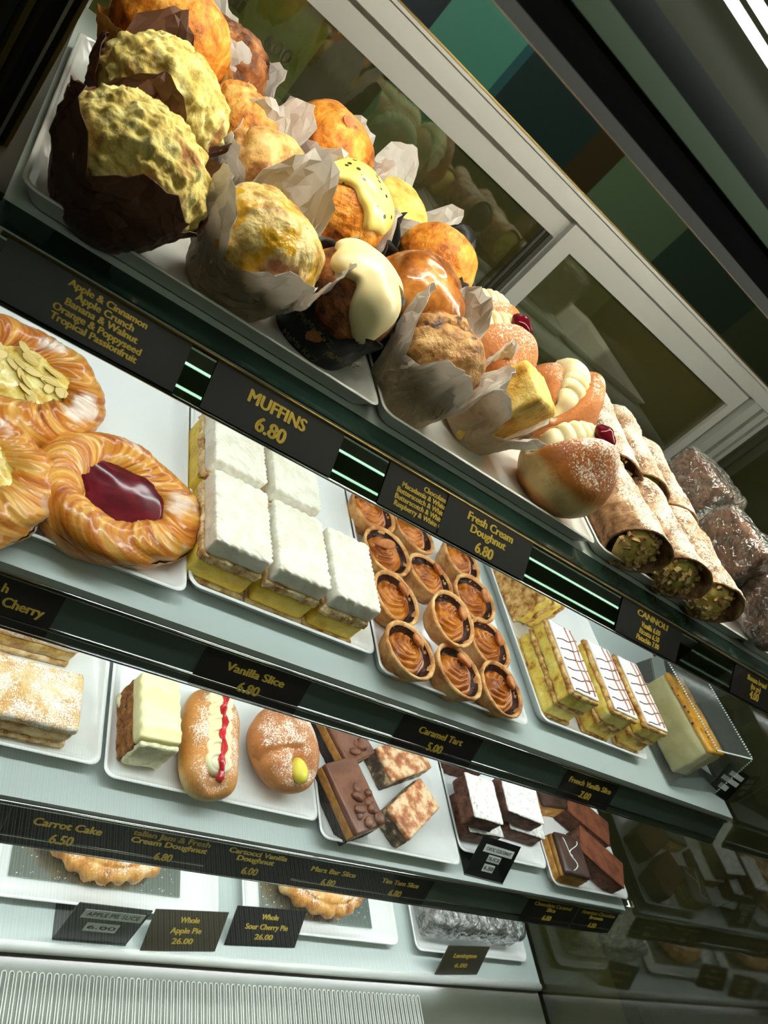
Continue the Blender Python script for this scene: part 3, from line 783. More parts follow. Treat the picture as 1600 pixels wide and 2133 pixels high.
def tulip(parent, mat, rb=.031, rm=.046, h=.092, zb=.046, flare=.016, petals=4, seed=0, low=.5, spin=0.0, part='paper_wrapper', front=.70, back=1.06):
    """tulip paper: pointed petals, tall behind and low towards the shop."""
    rnd = random.Random(seed * 7 + 1)
    ang = CAMDIR - parent.rotation_euler.z
    cen = [ang + spin + k * 2 * PI / petals + rnd.uniform(-.25, .25) for k in range(petals)]
    tips = [(front + (back - front) * (1 - math.cos(c - ang)) / 2) * rnd.uniform(.92, 1.08) for c in cen]
    outs = [rnd.uniform(.2, 1.2) for _ in range(petals)]
    half = PI / petals * 1.12
    nu, nv = 64, 15
    def shape(t):
        best = 0; o_ = .5
        for c, tp, ou in zip(cen, tips, outs):
            d = abs((t - c + PI) % (2 * PI) - PI)
            s = max(0, 1 - (d / half) ** 2.4) * tp
            if s > best: best = s; o_ = ou
        return best, o_
    def fn(u, v):
        t = 2 * PI * u
        s, ou = shape(t)
        hh = h * max(low * .86, low * .86 + (s - low * .86) * 1.0 if s > low * .86 else low * .86)
        hh += .004 * nz3(math.cos(t) * 3.1 + seed, math.sin(t) * 3.1, 3) + .0022 * nz3(t * 9, seed, 1) + .0016 * nz3(t * 23, seed, 4)
        z = hh * v
        r = rb + (rm - rb) * min(1, z / zb) ** .8
        over = max(0, z - zb * .8) / (h - zb * .8)
        r += flare * over ** 1.25 * (.35 + ou)
        cr = abs(((t * petals * 3 / (2 * PI) + spin + .3 * nz3(math.cos(t), math.sin(t), seed)) % 1) - .5) * 2
        r += (cr - .5) * (.0035 + .004 * over) * min(1, v * 1.25)
        r += (.0030 + .006 * over) * nz3(math.cos(t) * 2.6 + seed * 2, math.sin(t) * 2.6, z * 38 + seed) * min(1, v * 2)
        q = Vector((math.cos(t) * 2.2 + seed * 1.7, math.sin(t) * 2.2, z * 42))
        r += (.0055 * (abs(noise.noise(q)) - .22) + .0028 * (abs(noise.noise(q * 2.3)) - .2)) * min(1, v * 2) * (.6 + over)
        if 0 < v and mat is not M['paper_black']: r += rnd.uniform(-.0013, .0013) * (.4 + over); t += rnd.uniform(-.03, .03); z += rnd.uniform(-.0016, .0016) * (1 if v < 1 else 1.6)
        return Vector((r * math.cos(t), r * math.sin(t), max(0, z) + .0006 + over * .004 * nz3(t * 2, seed, z * 30)))
    vs, fs, _ = grid(nu, nv, fn, True)
    fs = [t3 for a, b, c, d in fs for t3 in (((a, b, c), (a, c, d)) if (a * 7 + b) % 3 else ((a, b, d), (b, c, d)))]
    c = len(vs); vs.append(Vector((0, 0, .0006)))
    for i in range(nu): fs.append((c, (i + 1) % nu, i))
    o = mesh(part, vs, fs, mat, parent, mat is M['paper_black'])
    md = o.modifiers.new('thickness', 'SOLIDIFY'); md.thickness = .0004; md.offset = 1
    return o
def icing(parent, mat, R, H, zc, seed, phi0=1.0, dr=.5, cx=0, cy=0, thick=.0035, drips=5):
    """poured icing cap with drips; (cx, cy) shifts where it sits on the dome."""
    nu, nv = 80, 26
    def edge(t): return phi0 + dr * (nz3(math.cos(t) * drips * .5 + seed, math.sin(t) * drips * .5, seed) ) + dr * .35 * math.sin(drips * t + seed)
    rot = Matrix.Rotation(cx, 3, 'Y') @ Matrix.Rotation(cy, 3, 'X')
    cen = Vector((0, 0, zc))
    def fn(u, v):
        t = 2 * PI * u; ph = edge(t) * v
        d = rot @ Vector((math.sin(ph) * math.cos(t), math.sin(ph) * math.sin(t), math.cos(ph)))
        phi = math.acos(max(-1, min(1, d.z))); th = math.atan2(d.y, d.x)
        p = crown_point(R, H, zc, phi, th)
        n = (p - cen).normalized()
        e = thick * (1 - max(0, (v - .82) / .18) ** 2) + .0016 * nz3(p.x * 60 + seed, p.y * 60, p.z * 60)
        if v > .999: e = -.003
        return p + n * (e + .0012)
    vs, fs, _ = grid(nu, nv, fn, True)
    return mesh('icing', vs, fs, mat, parent)

ZT1 = Z1 + .0062
def muffin(label, x, y, z, cake, pap, seed, R=.044, H=.037, zc=.048, tilt=(0, 0), rz=0, s=1, kw={}, pk={}, name='muffin'):
    t = thing(name, label, 'muffin', (x, y, z), rz, 'muffins on the top shelf', tilt, s)
    muffin_crown(t, cake, R, H, zc, seed=seed, **kw)
    if pap is not None: tulip(t, pap, seed=seed, **pk)
    return t
LUMP = dict(lump=85, n=190, rough=.001, sc_=60)
W = 'paper_white'; CL = 'paper_clean'
# front row
muffin('large crumble topped muffin in brown paper at the front left corner of its tray', .076, .548, ZT1, M['crumble'], M['paper_brown'], 1, R=.051, H=.040, zc=.050, rz=.4, tilt=(.16, .02), kw=LUMP, pk=dict(rm=.054, flare=.008, h=.106, front=.82, back=.74, low=.6, spin=.62, zb=.05))
muffin('crumble topped muffin in brown paper just behind the front one', .080, .648, ZT1 + .008, M['crumble'], M['paper_brown'], 2, R=.048, H=.042, zc=.056, rz=1.1, tilt=(.1, 0), kw=LUMP, pk=dict(rm=.050, flare=.010, h=.108, front=.42, back=.95, low=.44, spin=.5))
muffin('apple chunk muffin in white paper at the front, right of the brown paper one', .178, .560, ZT1, M['chunk_cake'], M[W], 3, R=.047, H=.041, zc=.048, rz=.55, tilt=(.16, .0), kw=dict(lump=42, n=150, rough=.001, grit=.0007), pk=dict(rm=.049, flare=.012, h=.100, low=.50, spin=.35, front=.82))
t = muffin('cream iced muffin in black paper printed with gold lettering', .268, .574, ZT1, M['brown_cake'], M['paper_black'], 4, R=.044, H=.044, zc=.046, rz=-.3, tilt=(.1, 0), kw=dict(rough=.0012, sc_=120), pk=dict(rm=.046, flare=.004, h=.070, low=.64, rb=.034, spin=.8, front=.7, zb=.05))
icing(t, M['icing_white'], .044, .044, .046, 4, 1.0, .75, .25, .05, drips=3)
def wrap_text(parent, body, ang, z, r, size, rz=0):
    o = text('printed_lettering', body, size, M['faint'], parent, (0, 0, 0), bold=.01)
    nrm = Vector((math.cos(ang), math.sin(ang), -.22)).normalized(); up = Vector((0, 0, 1)); xx = up.cross(nrm).normalized(); yy = nrm.cross(xx)
    mt = Matrix((xx, yy, nrm)).transposed().to_4x4(); mt.translation = Vector((r * math.cos(ang), r * math.sin(ang), z)); o.matrix_local = mt
    return o
for (bd, an, zz, rr) in (("MaMa Ka'Z", -1.75, .036, .0510), ("MaMa Ka'Z", -1.05, .026, .0485), ("MaMa Ka'Z", -1.75, .013, .0455)):
    wrap_text(t, bd, an, zz, rr, .0078)
muffin('glazed brown muffin in black paper behind the choc chip muffin', .350, .634, ZT1 + .004, M['glazed'], M['paper_black'], 5, R=.047, H=.047, zc=.056, rz=.2, tilt=(.05, 0), kw=dict(rough=.001, sc_=80), pk=dict(rm=.049, flare=.008, h=.084, low=.6, spin=.8))
# second row
muffin('choc berry muffin in white paper between the apple chunk and golden muffins', .188, .664, ZT1 + .006, M['berry_cake'], M[CL], 6, R=.045, H=.037, zc=.052, rz=.5, kw=dict(crack=.6), pk=dict(rm=.047, flare=.010, h=.098, spin=.8))
t = muffin('yellow iced muffin with dark seeds in white paper', .264, .690, ZT1 + .012, M['orange_cake'], M[CL], 7, R=.044, H=.043, zc=.056, rz=.1, kw=dict(rough=.0012), pk=dict(rm=.046, flare=.004, h=.086, low=.55, spin=.7))
icing(t, M['icing_yellow'], .044, .043, .056, 7, 1.05, .55, .2, 0, drips=4)
muffin('deep orange muffin in black paper at the back right of the muffins', .386, .722, ZT1 + .010, M['orange_cake'], M['paper_black'], 8, R=.044, H=.044, zc=.066, rz=.9, kw=dict(rough=.0014), pk=dict(rm=.047, flare=.012, h=.094, low=.6))
# third row and back
muffin('tall golden muffin with a split pale top in white paper', .160, .733, ZT1, M['golden'], M[CL], 9, R=.041, H=.044, zc=.053, rz=.6, kw=dict(crack=1.0), pk=dict(rm=.044, flare=.012, h=.102, spin=.8))
t = muffin('orange almond muffin in white paper, behind the yellow iced one', .252, .790, ZT1 + .016, M['orange_cake'], M[CL], 10, R=.048, H=.044, zc=.064, rz=.2, kw=dict(rough=.0016), pk=dict(rm=.049, flare=.010, h=.104))
mesh('almond_flake', *ellipsoid((-.008, -.020, .1050), (.012, .008, .0014), 10, Matrix.Rotation(.5, 3, 'X')), M['almond'], t)
muffin('golden muffin in white paper coloured as yellow-lit at the far left back', .082, .752, ZT1 + .014, M['orange_cake'], M['paper_yellow_lit'], 11, R=.047, H=.042, zc=.068, rz=1.0, kw=dict(rough=.002), pk=dict(rm=.049, flare=.010, h=.112, spin=.9, front=.5, back=.72))
muffin('dark brown cracked muffin in white paper at the back', .136, .824, ZT1 + .004, M['brown_cake'], M[CL], 12, R=.044, H=.044, zc=.066, rz=.3, kw=dict(crack=1.0, rough=.003), pk=dict(rm=.048, flare=.012, h=.102, spin=.8, front=.4, low=.4))
muffin('pale yellow muffin half hidden inside tall white paper at the back', .352, .806, ZT1 + .006, M['lemon_cake'], M[CL], 13, R=.043, H=.036, zc=.062, rz=.7, kw=dict(rough=.0015), pk=dict(rm=.046, flare=.012, h=.112, spin=.4, front=.75))
# second tray
muffin('choc chip muffin in white paper at the front left of the second tray', .367, .566, ZT1, M['choc_chip'], M[W], 14, R=.042, H=.040, zc=.054, rz=.35, tilt=(.05, .0), kw=dict(crack=.9, rough=.0028), pk=dict(rm=.045, flare=.010, h=.108, low=.55, spin=.18, rb=.033, front=.72))
lm = thing('lemon_cake_muffin', 'flat cut yellow cake in white paper right of the choc chip muffin', 'muffin', (.462, .596, ZT1), .5, 'muffins on the top shelf', (.25, .18))
mesh('cake', *slab(.062, .046, .092, (16, 12, 20), .006, lambda p, d: fbm(p, 90, 2) * .0012), M['lemon_cake'], lm)
tulip(lm, M[W], seed=22, rb=.032, rm=.044, h=.088, low=.5, flare=.014, zb=.05, spin=.8)
dk = thing('dark_chocolate_muffin', 'dark chocolate muffin in black paper with gaping rim behind the white paper', 'muffin', (.432, .700, ZT1 + .004), .3, 'muffins on the top shelf')
muffin_crown(dk, M['choc_base'], .040, .026, .050, seed=31, crack=.5)
tulip(dk, M['paper_black'], seed=31, rm=.045, flare=.016, h=.092, low=.6)

# ------------------------------------------------------------------ cream doughnuts
def cream_doughnut(name, label, x, y, z, rz, mat, s=1, tilt=(0, 0), jam=True, seed=0):
    t = thing(name, label, 'doughnut', (x, y, z), rz, 'filled doughnuts', tilt, s)
    a, b, c = .052, .050, .043
    def fn(u, v):
        th = 2 * PI * u; ph = PI * v
        d = Vector((math.sin(ph) * math.cos(th), math.sin(ph) * math.sin(th), math.cos(ph)))
        p = Vector((d.x * a, d.y * b, d.z * c))
        p.z += (.018 if p.y < .012 else .006) * math.exp(-((abs(p.y - .012) - .026) / .018) ** 2) * max(0, d.z)
        if d.z > -.2: p.z -= .036 * math.exp(-((p.y - .012) / .0085) ** 2) * max(0, min(1, d.z + .25))
        q = p + Vector((seed, 0, 0))
        p += d * (noise.noise(q * 25) * .003 + noise.noise(q * 60) * .0008)
        p.z = max(p.z, -c * .84)
        p.z += c * .84
        return p
    vs, fs, _ = grid(80, 60, fn, True)
    mesh('dough', vs, fs, mat, t)
    # ruffled cream ridge
    nu, nv = 90, 18
    def rf(u, v):
        s_ = (u - .5) * 2; xx = s_ * .048
        zc = .020 + .060 * math.sqrt(max(0, 1 - (s_ * .96) ** 2))
        an = 2 * PI * v
        rr = .0135 * (1 - s_ ** 8) * (1 + .15 * math.sin(74 * u + 2.2 * math.sin(an)) + .08 * math.sin(3 * an))
        return Vector((xx +   .002 * math.sin(74 * u), .012 + rr * math.cos(an) * 1.05, zc - .004 + rr * math.sin(an) * 1.1))
    vs, fs, _ = grid(nv, nu, lambda u, v: rf(v, u), True)
    mesh('cream', vs, fs, M['cream'], t)
    if jam:
        jv, jf = [], []
        q, f = ellipsoid((-.002, .002, .0925), (.0150, .0115, .0090), 16)
        q = [Vector(p) + Vector((0, 0, 0)) + (Vector(p) - Vector((-.002, .002, .0925))) * (noise.noise(Vector(p) * 90) * .35) for p in q]
        mesh('jam', q, f, M['jam'], t)
    return t
cream_doughnut('cream_doughnut', 'sugar dusted cream doughnut with cherry jam at the front of its tray', .572, .560, ZT1, .10, M['bun'], 1.0, seed=1)
cream_doughnut('cream_doughnut', 'cream doughnut with cherry jam behind the flat yellow cake', .480, .668, ZT1 + .01, .1, M['bun_sugar'], .98, seed=3)
cream_doughnut('cream_doughnut', 'pink toned sugared doughnut furthest back beside the dark muffin', .508, .760, ZT1, .1, M['bun_sugar'], .98, jam=False, seed=5)
cream_doughnut('sugared_bun', 'tall sugar crusted bun with cream behind the front cream doughnut', .605, .682, ZT1 + .012, 1.25, M['bun_sugar'], 1.02, (0, .1), jam=False, seed=9)

# ------------------------------------------------------------------ cannoli
def cannolo(label, x, y, z, rz, seed, end, length=.135, R=.029, tilt=0, nuts=46):
    t = thing('cannoli', label, 'cannoli', (x, y, z), rz, 'cannoli on the top shelf', (tilt, 0))
    nu, nv = 72, 60
    def fn(u, v):
        th = 2 * PI * u
        slant = .014 * math.cos(th - .6)
        yy = (v - .5) * (length + (slant * 2 if v < .5 else slant * 2) * (1 if v < .5 else -1) * abs(v - .5) * 2)
        r = R * (1 + .05 * (abs(v - .5) * 2) ** 3) + .0025 * (1 if th < .8 else 0) * math.exp(-th * 2)
        q = Vector((math.cos(th) * R, yy, math.sin(th) * R)) + Vector((seed * 1.7, 0, 0))
        c = noise.voronoi(q * 85)[0][0]
        r += max(0, .42 - c) * .005 + noise.noise(q * 30) * .003
        return Vector((r * math.cos(th), yy, R + r * math.sin(th)))
    vs, fs, _ = grid(nu, nv, fn, True)
    o = mesh('shell', vs, fs, M['cannoli'], t)
    md = o.modifiers.new('thickness', 'SOLIDIFY'); md.thickness = .0025; md.offset = -1
    for s_ in (-1, 1):
        def cf(u, v):
            th = 2 * PI * u; rr = (R - .002) * (1 - v)
            return Vector((rr * math.cos(th), s_ * (length / 2 - .010 + .016 * math.sqrt(max(0, 1 - (1 - v) ** 2)) + .003 * nz3(rr * 90 * math.cos(th), rr * 90 * math.sin(th), seed)), R + rr * math.sin(th)))
        vs, fs, _ = grid(32, 10, cf, True)
        mesh('cream_filling', vs, [f[::-1] for f in fs] if s_ < 0 else fs, end, t)
    rnd = random.Random(seed); sp = []
    for k in range(nuts):
        a = rnd.uniform(0, 2 * PI); rr = (R + .002) * math.sqrt(rnd.uniform(.05, 1.1))
        rr = min(rr, R - .0005); sp.append((rr * math.cos(a), -(length / 2 - .010 + .016 * math.sqrt(1 - (rr / R) ** 2)) - .0008, R + rr * math.sin(a)))
    o = mesh('nut_pieces', *chips(sp, .0040, seed), M['nuts'], t, False); o['kind'] = 'stuff'
    return t
cannolo('sugar dusted cannoli with nut coated end, next to the front cream doughnut', .690, .582, ZT1, .03, 1, M['custard_end'])
cannolo('cannoli with green pistachio end, middle of the front three', .772, .578, ZT1, -.02, 2, M['pistachio'], nuts=75)
cannolo('cannoli with yellow custard end at the right of the front three', .850, .574, ZT1, -.05, 3, M['custard_end'], nuts=55)
cannolo('cannoli with dark chocolate end and chopped nuts, back row', .722, .725, ZT1 + .012, .02, 4, M['choc_cream'], nuts=30, tilt=.1)
cannolo('cannoli showing a pistachio cream end in the back row middle', .797, .735, ZT1 + .010, 0, 5, M['pistachio'], nuts=6, tilt=.08)
cannolo('cannoli showing a pale custard end at the back row right', .868, .722, ZT1 + .004, -.05, 6, M['custard_end'], nuts=6, tilt=.05)

# ------------------------------------------------------------------ wrapped banana bread
def loaf_slice(label, x, y, z, rz, seed, w=.045, d=.09, h=.098, tilt=(0, 0)):
    t = thing('wrapped_loaf_slice', label, 'banana bread', (x, y, z), rz, 'wrapped banana bread slices', tilt)
    def sk(p):
        k = p.z / h
        p.y *= (.82 + .28 * k if k < .7 else 1.016 - .5 * (k - .7) ** 1.2)
        return p
    vs, fs = slab(w, d, h, (12, 20, 20), .012, lambda p, n: fbm(p + Vector((seed, 0, 0)), 60, 2) * .0016, skew=sk)
    mesh('bread', vs, fs, M['loaf'], t)
    vs, fs = slab(w + .005, d + .006, h + .005, (20, 30, 30), .010, lambda p, n: fbm(p + Vector((seed * 2, 0, 0)), 70, 3) * .0022, z0=-.0015, skew=sk)
    mesh('cling_film', vs, fs, M['film'], t)
    return t
loaf_slice('film wrapped banana bread slice next to the cannoli', .925, .610, ZT1 + .002, .25, 1)
loaf_slice('film wrapped banana bread slice at the front right, cut by the photo edge', .985, .590, ZT1 + .002, .2, 2)
loaf_slice('film wrapped banana bread slice lowest at the right photo edge', .985, .535, ZT1 + .014, .3, 3, h=.07)
loaf_slice('film wrapped brown loaf lying behind the cannoli', .955, .735, ZT1 + .002, .15, 4, w=.09)

# ------------------------------------------------------------------ danishes
def danish(label, x, y, rz, fill, seed, s=1, flakes=0, sx=1.05):
    t = thing('danish_pastry', label, 'danish', (x, y, Z2 + .0062), rz, 'glazed danishes', (0, 0), s)
    Rr, rh, rv = .0530, .0205, .0185
    def fn(u, v):
        th = 2 * PI * u; ph = 2 * PI * v
        tw = th + .55 * math.sin(ph)
        rid = .0026 * nz3(math.cos(tw) * 3.2 + seed, math.sin(tw) * 3.2, ph * .5) + .0022 * abs(math.sin(4.5 * tw + 1.4 * math.sin(2 * th + seed))) + .0005 * math.sin(38 * tw + 3 * math.sin(5 * th)) - .0012
        wob = 1 + .06 * math.sin(2 * th + seed) + .05 * math.sin(3 * th + 2 * seed)
        rr = Rr * wob + (rh + rid) * math.cos(ph)
        z = .0185 + (rv + rid) * math.sin(ph) * (1 + .1 * math.sin(5 * th + seed))
        z = max(z, .0006 + .0004 * math.sin(th * 9))
        return Vector((rr * math.cos(th) * sx, rr * math.sin(th), z))
    vs, fs, pv = grid(260, 44, fn, True, lambda u, v: ((u + .0874 * math.sin(2 * PI * v)) * 10 if u < .5 else (1 - u - .0874 * math.sin(2 * PI * v)) * 10, math.sin(PI * v) * 1.2, seed))
    W = 260
    mesh('pastry', vs, fs, M['danish'], t, pv=pv)
    def ff(u, v):
        th = 2 * PI * u
        sq = 1 / max(abs(math.cos(th)), abs(math.sin(th))) ** .55
        r = v * .0400 * sq * (1 + .10 * math.sin(3 * th + seed) + .06 * nz3(math.cos(th) * 3, math.sin(th) * 3, seed))
        z = .0275 + .003 * (1 - v * v) + (.0004 if fill is M['jam'] else .0014) * nz3(r * 60 * math.cos(th), r * 60 * math.sin(th), seed)
        if v > .93: z -= .004
        return Vector((r * math.cos(th) * sx, r * math.sin(th), z))
    vs, fs, _ = grid(60, 18, ff, True)
    mesh('filling', vs, fs, fill, t)
    vs, fs = lathe([(.038, .002), (.039, .0255)], 40)
    mesh('pastry_centre', vs, fs, M['danish_custard'], t)
    if flakes:
        rnd = random.Random(seed); out = []
        for k in range(flakes):
            a = rnd.uniform(0, 6.28); r = .034 * math.sqrt(rnd.random())
            mt = Matrix.Rotation(rnd.uniform(0, 3), 3, 'Z') @ Matrix.Rotation(rnd.uniform(-.5, .5), 3, 'X')
            out.append(ellipsoid((r * math.cos(a) * sx, r * math.sin(a), .0315 + rnd.uniform(-.001, .002)), (.0085, .0046, .0005), 8, mt))
        o = mesh('almond_flakes', *join(*out), M['flake'], t); o['kind'] = 'stuff'
    return t
danish('cherry jam filled danish with white glaze on the left white tray', .209, .522, .2, M['jam'], 1.0, 1.0)
danish('custard and almond danish at the back left of the tray', .108, .614, 1.2, M['danish_custard'], 2.3, 1.02, 26)
danish('custard danish in front of the almond one, cut by the left photo edge', .085, .485, 2.1, M['danish_custard'], 3.4, .96, 12)
fl = mesh('pastry_flake', *ellipsoid((0, 0, 0), (.011, .005, .0012), 10), M['puff'])
fl.location = (.262, .600, Z2 + .009 + CZ); fl.rotation_euler = (.1, .1, .3); tagp(fl, 'loose golden pastry flake beside the cherry danish', 'pastry flake')

# ------------------------------------------------------------------ layered slices
def layer(name, w, d, z0, z1, mat, parent, r=.0015, amp=.0008, fr=80, seed=0, n=None, grow=0, top=None):
    h = z1 - z0
    n = n or (max(6, int(w / .003)), max(6, int(d / .003)), max(2, int(h / .003)))
    def dp(p, nn):
        q = p + Vector((seed * 2.1, seed, 0))
        v = fbm(q, fr, 3) * amp
        if top and nn.z > .5: v += top(p)
        return v
    vs, fs = slab(w + grow, d + grow, h, n, r, dp, z0=z0)
    return mesh(name, vs, fs, mat, parent)
def ridges(p): return .0022 * abs(math.sin((p.x * .55 + p.y) * 520)) - .0006
def vanilla_slice(label, x, y, seed, w=.064, d=.098, rz=0, dx=0):
    t = thing('vanilla_slice', label, 'vanilla slice', (x, y, Z2 + .0062), rz, 'vanilla slices')
    layer('base_pastry', w, d, 0, .005, M['puff_pale'], t, amp=.0018, seed=seed, grow=.003)
    layer('custard', w - .002, d - .002, .0045, .0275, M['custard'], t, r=.003, amp=.0012, fr=50, seed=seed + 1)
    layer('middle_pastry', w, d, .027, .0365, M['puff_pale'], t, r=.002, amp=.0026, fr=120, seed=seed + 2, n=(30, 40, 5))
    layer('cream', w - .003, d - .004, .036, .056, M['white_cream'], t, r=.0025, amp=.0012, fr=110, seed=seed + 3, n=(56, 84, 8), top=ridges)
    return t
vs1 = vanilla_slice('cream topped vanilla slice at the front left of its tray', .3155, .531, 1)
vanilla_slice('cream topped vanilla slice in the front middle of its tray', .385, .529, 2)
vanilla_slice('cream topped vanilla slice at the front right beside the tarts', .452, .527, 3, w=.060)
vanilla_slice('cream topped vanilla slice behind the front left one', .3165, .640, 4)
vanilla_slice('cream topped vanilla slice behind the front middle one', .3885, .640, 5)

def french_slice(label, x, y, seed, rz=0, w=.056, d=.118, tilt=(0, 0), z=None):
    t = thing('french_vanilla_slice', label, 'vanilla slice', (x, y, z if z is not None else Z2 + .0062), rz, 'iced French vanilla slices', tilt)
    layer('base_pastry', w, d, 0, .005, M['puff'], t, amp=.0022, fr=100, seed=seed, grow=.003)
    layer('lower_custard', w, d, .0045, .025, M['custard_pale'], t, r=.003, amp=.003, fr=60, seed=seed + 1)
    layer('middle_pastry', w, d, .0245, .031, M['puff'], t, r=.0015, amp=.0022, fr=120, seed=seed + 2, grow=.003)
    layer('upper_custard', w, d, .0305, .050, M['custard_pale'], t, r=.003, amp=.003, fr=60, seed=seed + 3)
    layer('top_pastry', w, d, .0495, .056, M['puff'], t, r=.0015, amp=.0018, fr=120, seed=seed + 4, grow=.002)
    ic = layer('icing', w - .004, d - .004, .0555, .0595, M['fondant'], t, r=.0015, amp=.0005, fr=60, seed=seed + 5)
    a = []; b = []
    k = 0; yy = -d / 2 + .01
    while yy < d / 2 - .012:
        pts = [((-.5 + i / 8) * (w - .008), yy + .012 * (i / 8 - .5) - .006 * (.5 - abs(i / 8 - .5)) + .001 * math.sin(i * 1.3 + k), .0600) for i in range(9)]
        a.append(tube(pts, .0008, 5)); yy += .016; k += 1
    mesh('chocolate_lines', *join(*a), M['feather'], ic)
    for xx in (.006, .018): b.append(tube([(xx + .002 * math.sin(i), -d / 2 + .006 + (d - .012) * i / 10, .0598) for i in range(11)], .0011, 5))
    mesh('dragged_lines', *join(*b), M['feather_pink'], ic)
    return t
french_slice('white iced French vanilla slice at the left of the three front ones', .838, .545, 1, -.03)
french_slice('white iced French vanilla slice in the middle of the three front ones', .927, .543, 2, -.02)
french_slice('white iced French vanilla slice at the right, beside the clear container', 1.003, .543, 3, .0)
french_slice('vanilla slice lying on its side behind the front row',   .815, .700, 4, .1, tilt=(0, 1.5707), z=Z2 + .036)

# ------------------------------------------------------------------ caramel tarts
tart = thing('caramel_tart', 'x', 'tart', (0, 0, 0), 0, 'caramel tarts')
pr = [(.001, .0), (.024, .0), (.0255, .001), (.0290, .009), (.0330, .018), (.0362, .0250), (.0368, .0265), (.0355, .0282), (.0335, .0282), (.0318, .0262), (.0300, .0205)]
mesh('shell', *lathe(pr, 64, lambda p, t, f: .0011 * nz3(p.x * 110, p.y * 110, p.z * 110) + .0011 * nz3(p.x * 40, p.y * 40, 1) , False), M['tart'], tart)
mesh('chocolate_lining', *lathe([(.0312, .0255), (.0300, .0215), (.0265, .0170), (.018, .014), (.001, .013)], 40, lambda p, t, f: .0012 * nz3(p.x * 150, p.y * 150, 2), False), M['lining'], tart)
def sw(u, v):
    th = 2 * PI * u; r = .0268 * v * (1 + .05 * math.sin(6 * th))
    z = .0155 + .0145 * (1 - v ** 2.2) + .0026 * abs(math.sin(3.0 * th + 15 * v ** .8)) * min(1, v * 3) * (1 if v < .97 else .3)
    return Vector((r * math.cos(th), r * math.sin(th), z))
vs, fs, _ = grid(150, 40, sw, True)
mesh('caramel_swirl', vs, fs, M['caramel'], tart)
al, af = ellipsoid((0, 0, 0), (.0135, .0085, .0045), 16)
al = [Vector((p.x, p.y * (1 - .35 * p.x / .0115), p.z)) for p in al]
mt = Matrix.Rotation(.5, 3, 'Y') @ Matrix.Rotation(.4, 3, 'Z')
mesh('almond', [mt @ p + Vector((.010, .006, .0345)) for p in al], af, M['almond'], tart)
TARTS = [(.540, .690, 0, .05, 'tart furthest back in the left column, partly behind the tag'), (.611, .688, 0, -.1, 'tart furthest back in the middle column'),
         (.701, .684, 0, .1, 'tart furthest back in the right column under the doughnut tag'), (.550, .625, 0, .08, 'tart second from the back in the left column'),
         (.622, .615, 0, -.06, 'tart second from the back in the middle column'), (.545, .551, 0, .1, 'tart second from the front in the left column beside the vanilla slice'),
         (.696, .610, .006, .12, 'tart second from the back in the right column'), (.620, .543, .016, .18, 'raised tart leaning over its neighbours in the middle column'),
         (.705, .545, 0, .06, 'tart second from the front in the right column'), (.549, .479, 0, .04, 'tart at the front left corner of the tart tray'),
         (.626, .477, 0, .05, 'tart at the front of the middle column'), (.700, .479, .0, .12, 'tart at the front right corner of the tart tray')]
for i, (x, y, dz, tl, lb) in enumerate(TARTS):
    loc = (x, y, Z2 + .0062 + dz); rz = [.4, 2.1, 1.0, 2.6, .3, .6, -.4, .1, -.2, .5, .9, .2][i]
    if i == 0:
        tart.location = (loc[0], loc[1], loc[2] + CZ); tart.rotation_euler = (tl, 0, rz); tart['label'] = 'caramel ' + lb
    else: dup(tart, loc, rz, 'caramel ' + lb, (tl * math.cos(rz), 0))

# ------------------------------------------------------------------ cheesecake in a clear container, little sign
ck = thing('cheesecake_slice', 'cream cheesecake slice with orange passionfruit top in a clear box', 'cheesecake', (1.142, .545, Z2 + .004), .12)
layer('cheesecake', .05, .135, 0, .062, M['cheesecake'], ck, r=.004, amp=.0016, fr=50)
layer('passionfruit_topping', .050, .135, .0615, .070, M['passion'], ck, r=.003, amp=.0012, fr=60)
cb = thing('clear_container', 'clear plastic hinged box around the cheesecake slice', 'container', (1.165, .555, Z2 + .001), .12)
mesh('tray', *join(box(-.07, .075, -.095, .095, 0, .0012)), M['clear_plastic'], cb, False)
def frust(a, b, h, z0): return ([(-a[0], -a[1], z0), (a[0], -a[1], z0), (a[0], a[1], z0), (-a[0], a[1], z0), (-b[0], -b[1], z0 + h), (b[0], -b[1], z0 + h), (b[0], b[1], z0 + h), (-b[0], b[1], z0 + h)],
                                [(0, 1, 5, 4), (1, 2, 6, 5), (2, 3, 7, 6), (3, 0, 4, 7), (4, 5, 6, 7)])
mesh('lid', *frust((.076, .096), (.062, .082), .085, .0015), M['clear_plastic'], cb, False)
bd = []
for (p, q) in (((.062, .082, .0865), (.062, -.082, .0865)), ((-.062, -.082, .0865), (.062, -.082, .0865)), ((-.062, .082, .0865), (-.062, -.082, .0865)), ((.076, -.096, .003), (.062, -.082, .0865))):
    p, q = Vector(p), Vector(q); n = int((q - p).length / .0042)
    for i in range(n): bd.append(ellipsoid(p + (q - p) * (i / n), (.0013, .0013, .0013), 5))
mesh('beaded_edge', *join(*bd), simple('bead_plastic', (225, 230, 225), .1, spec=.8), cb)

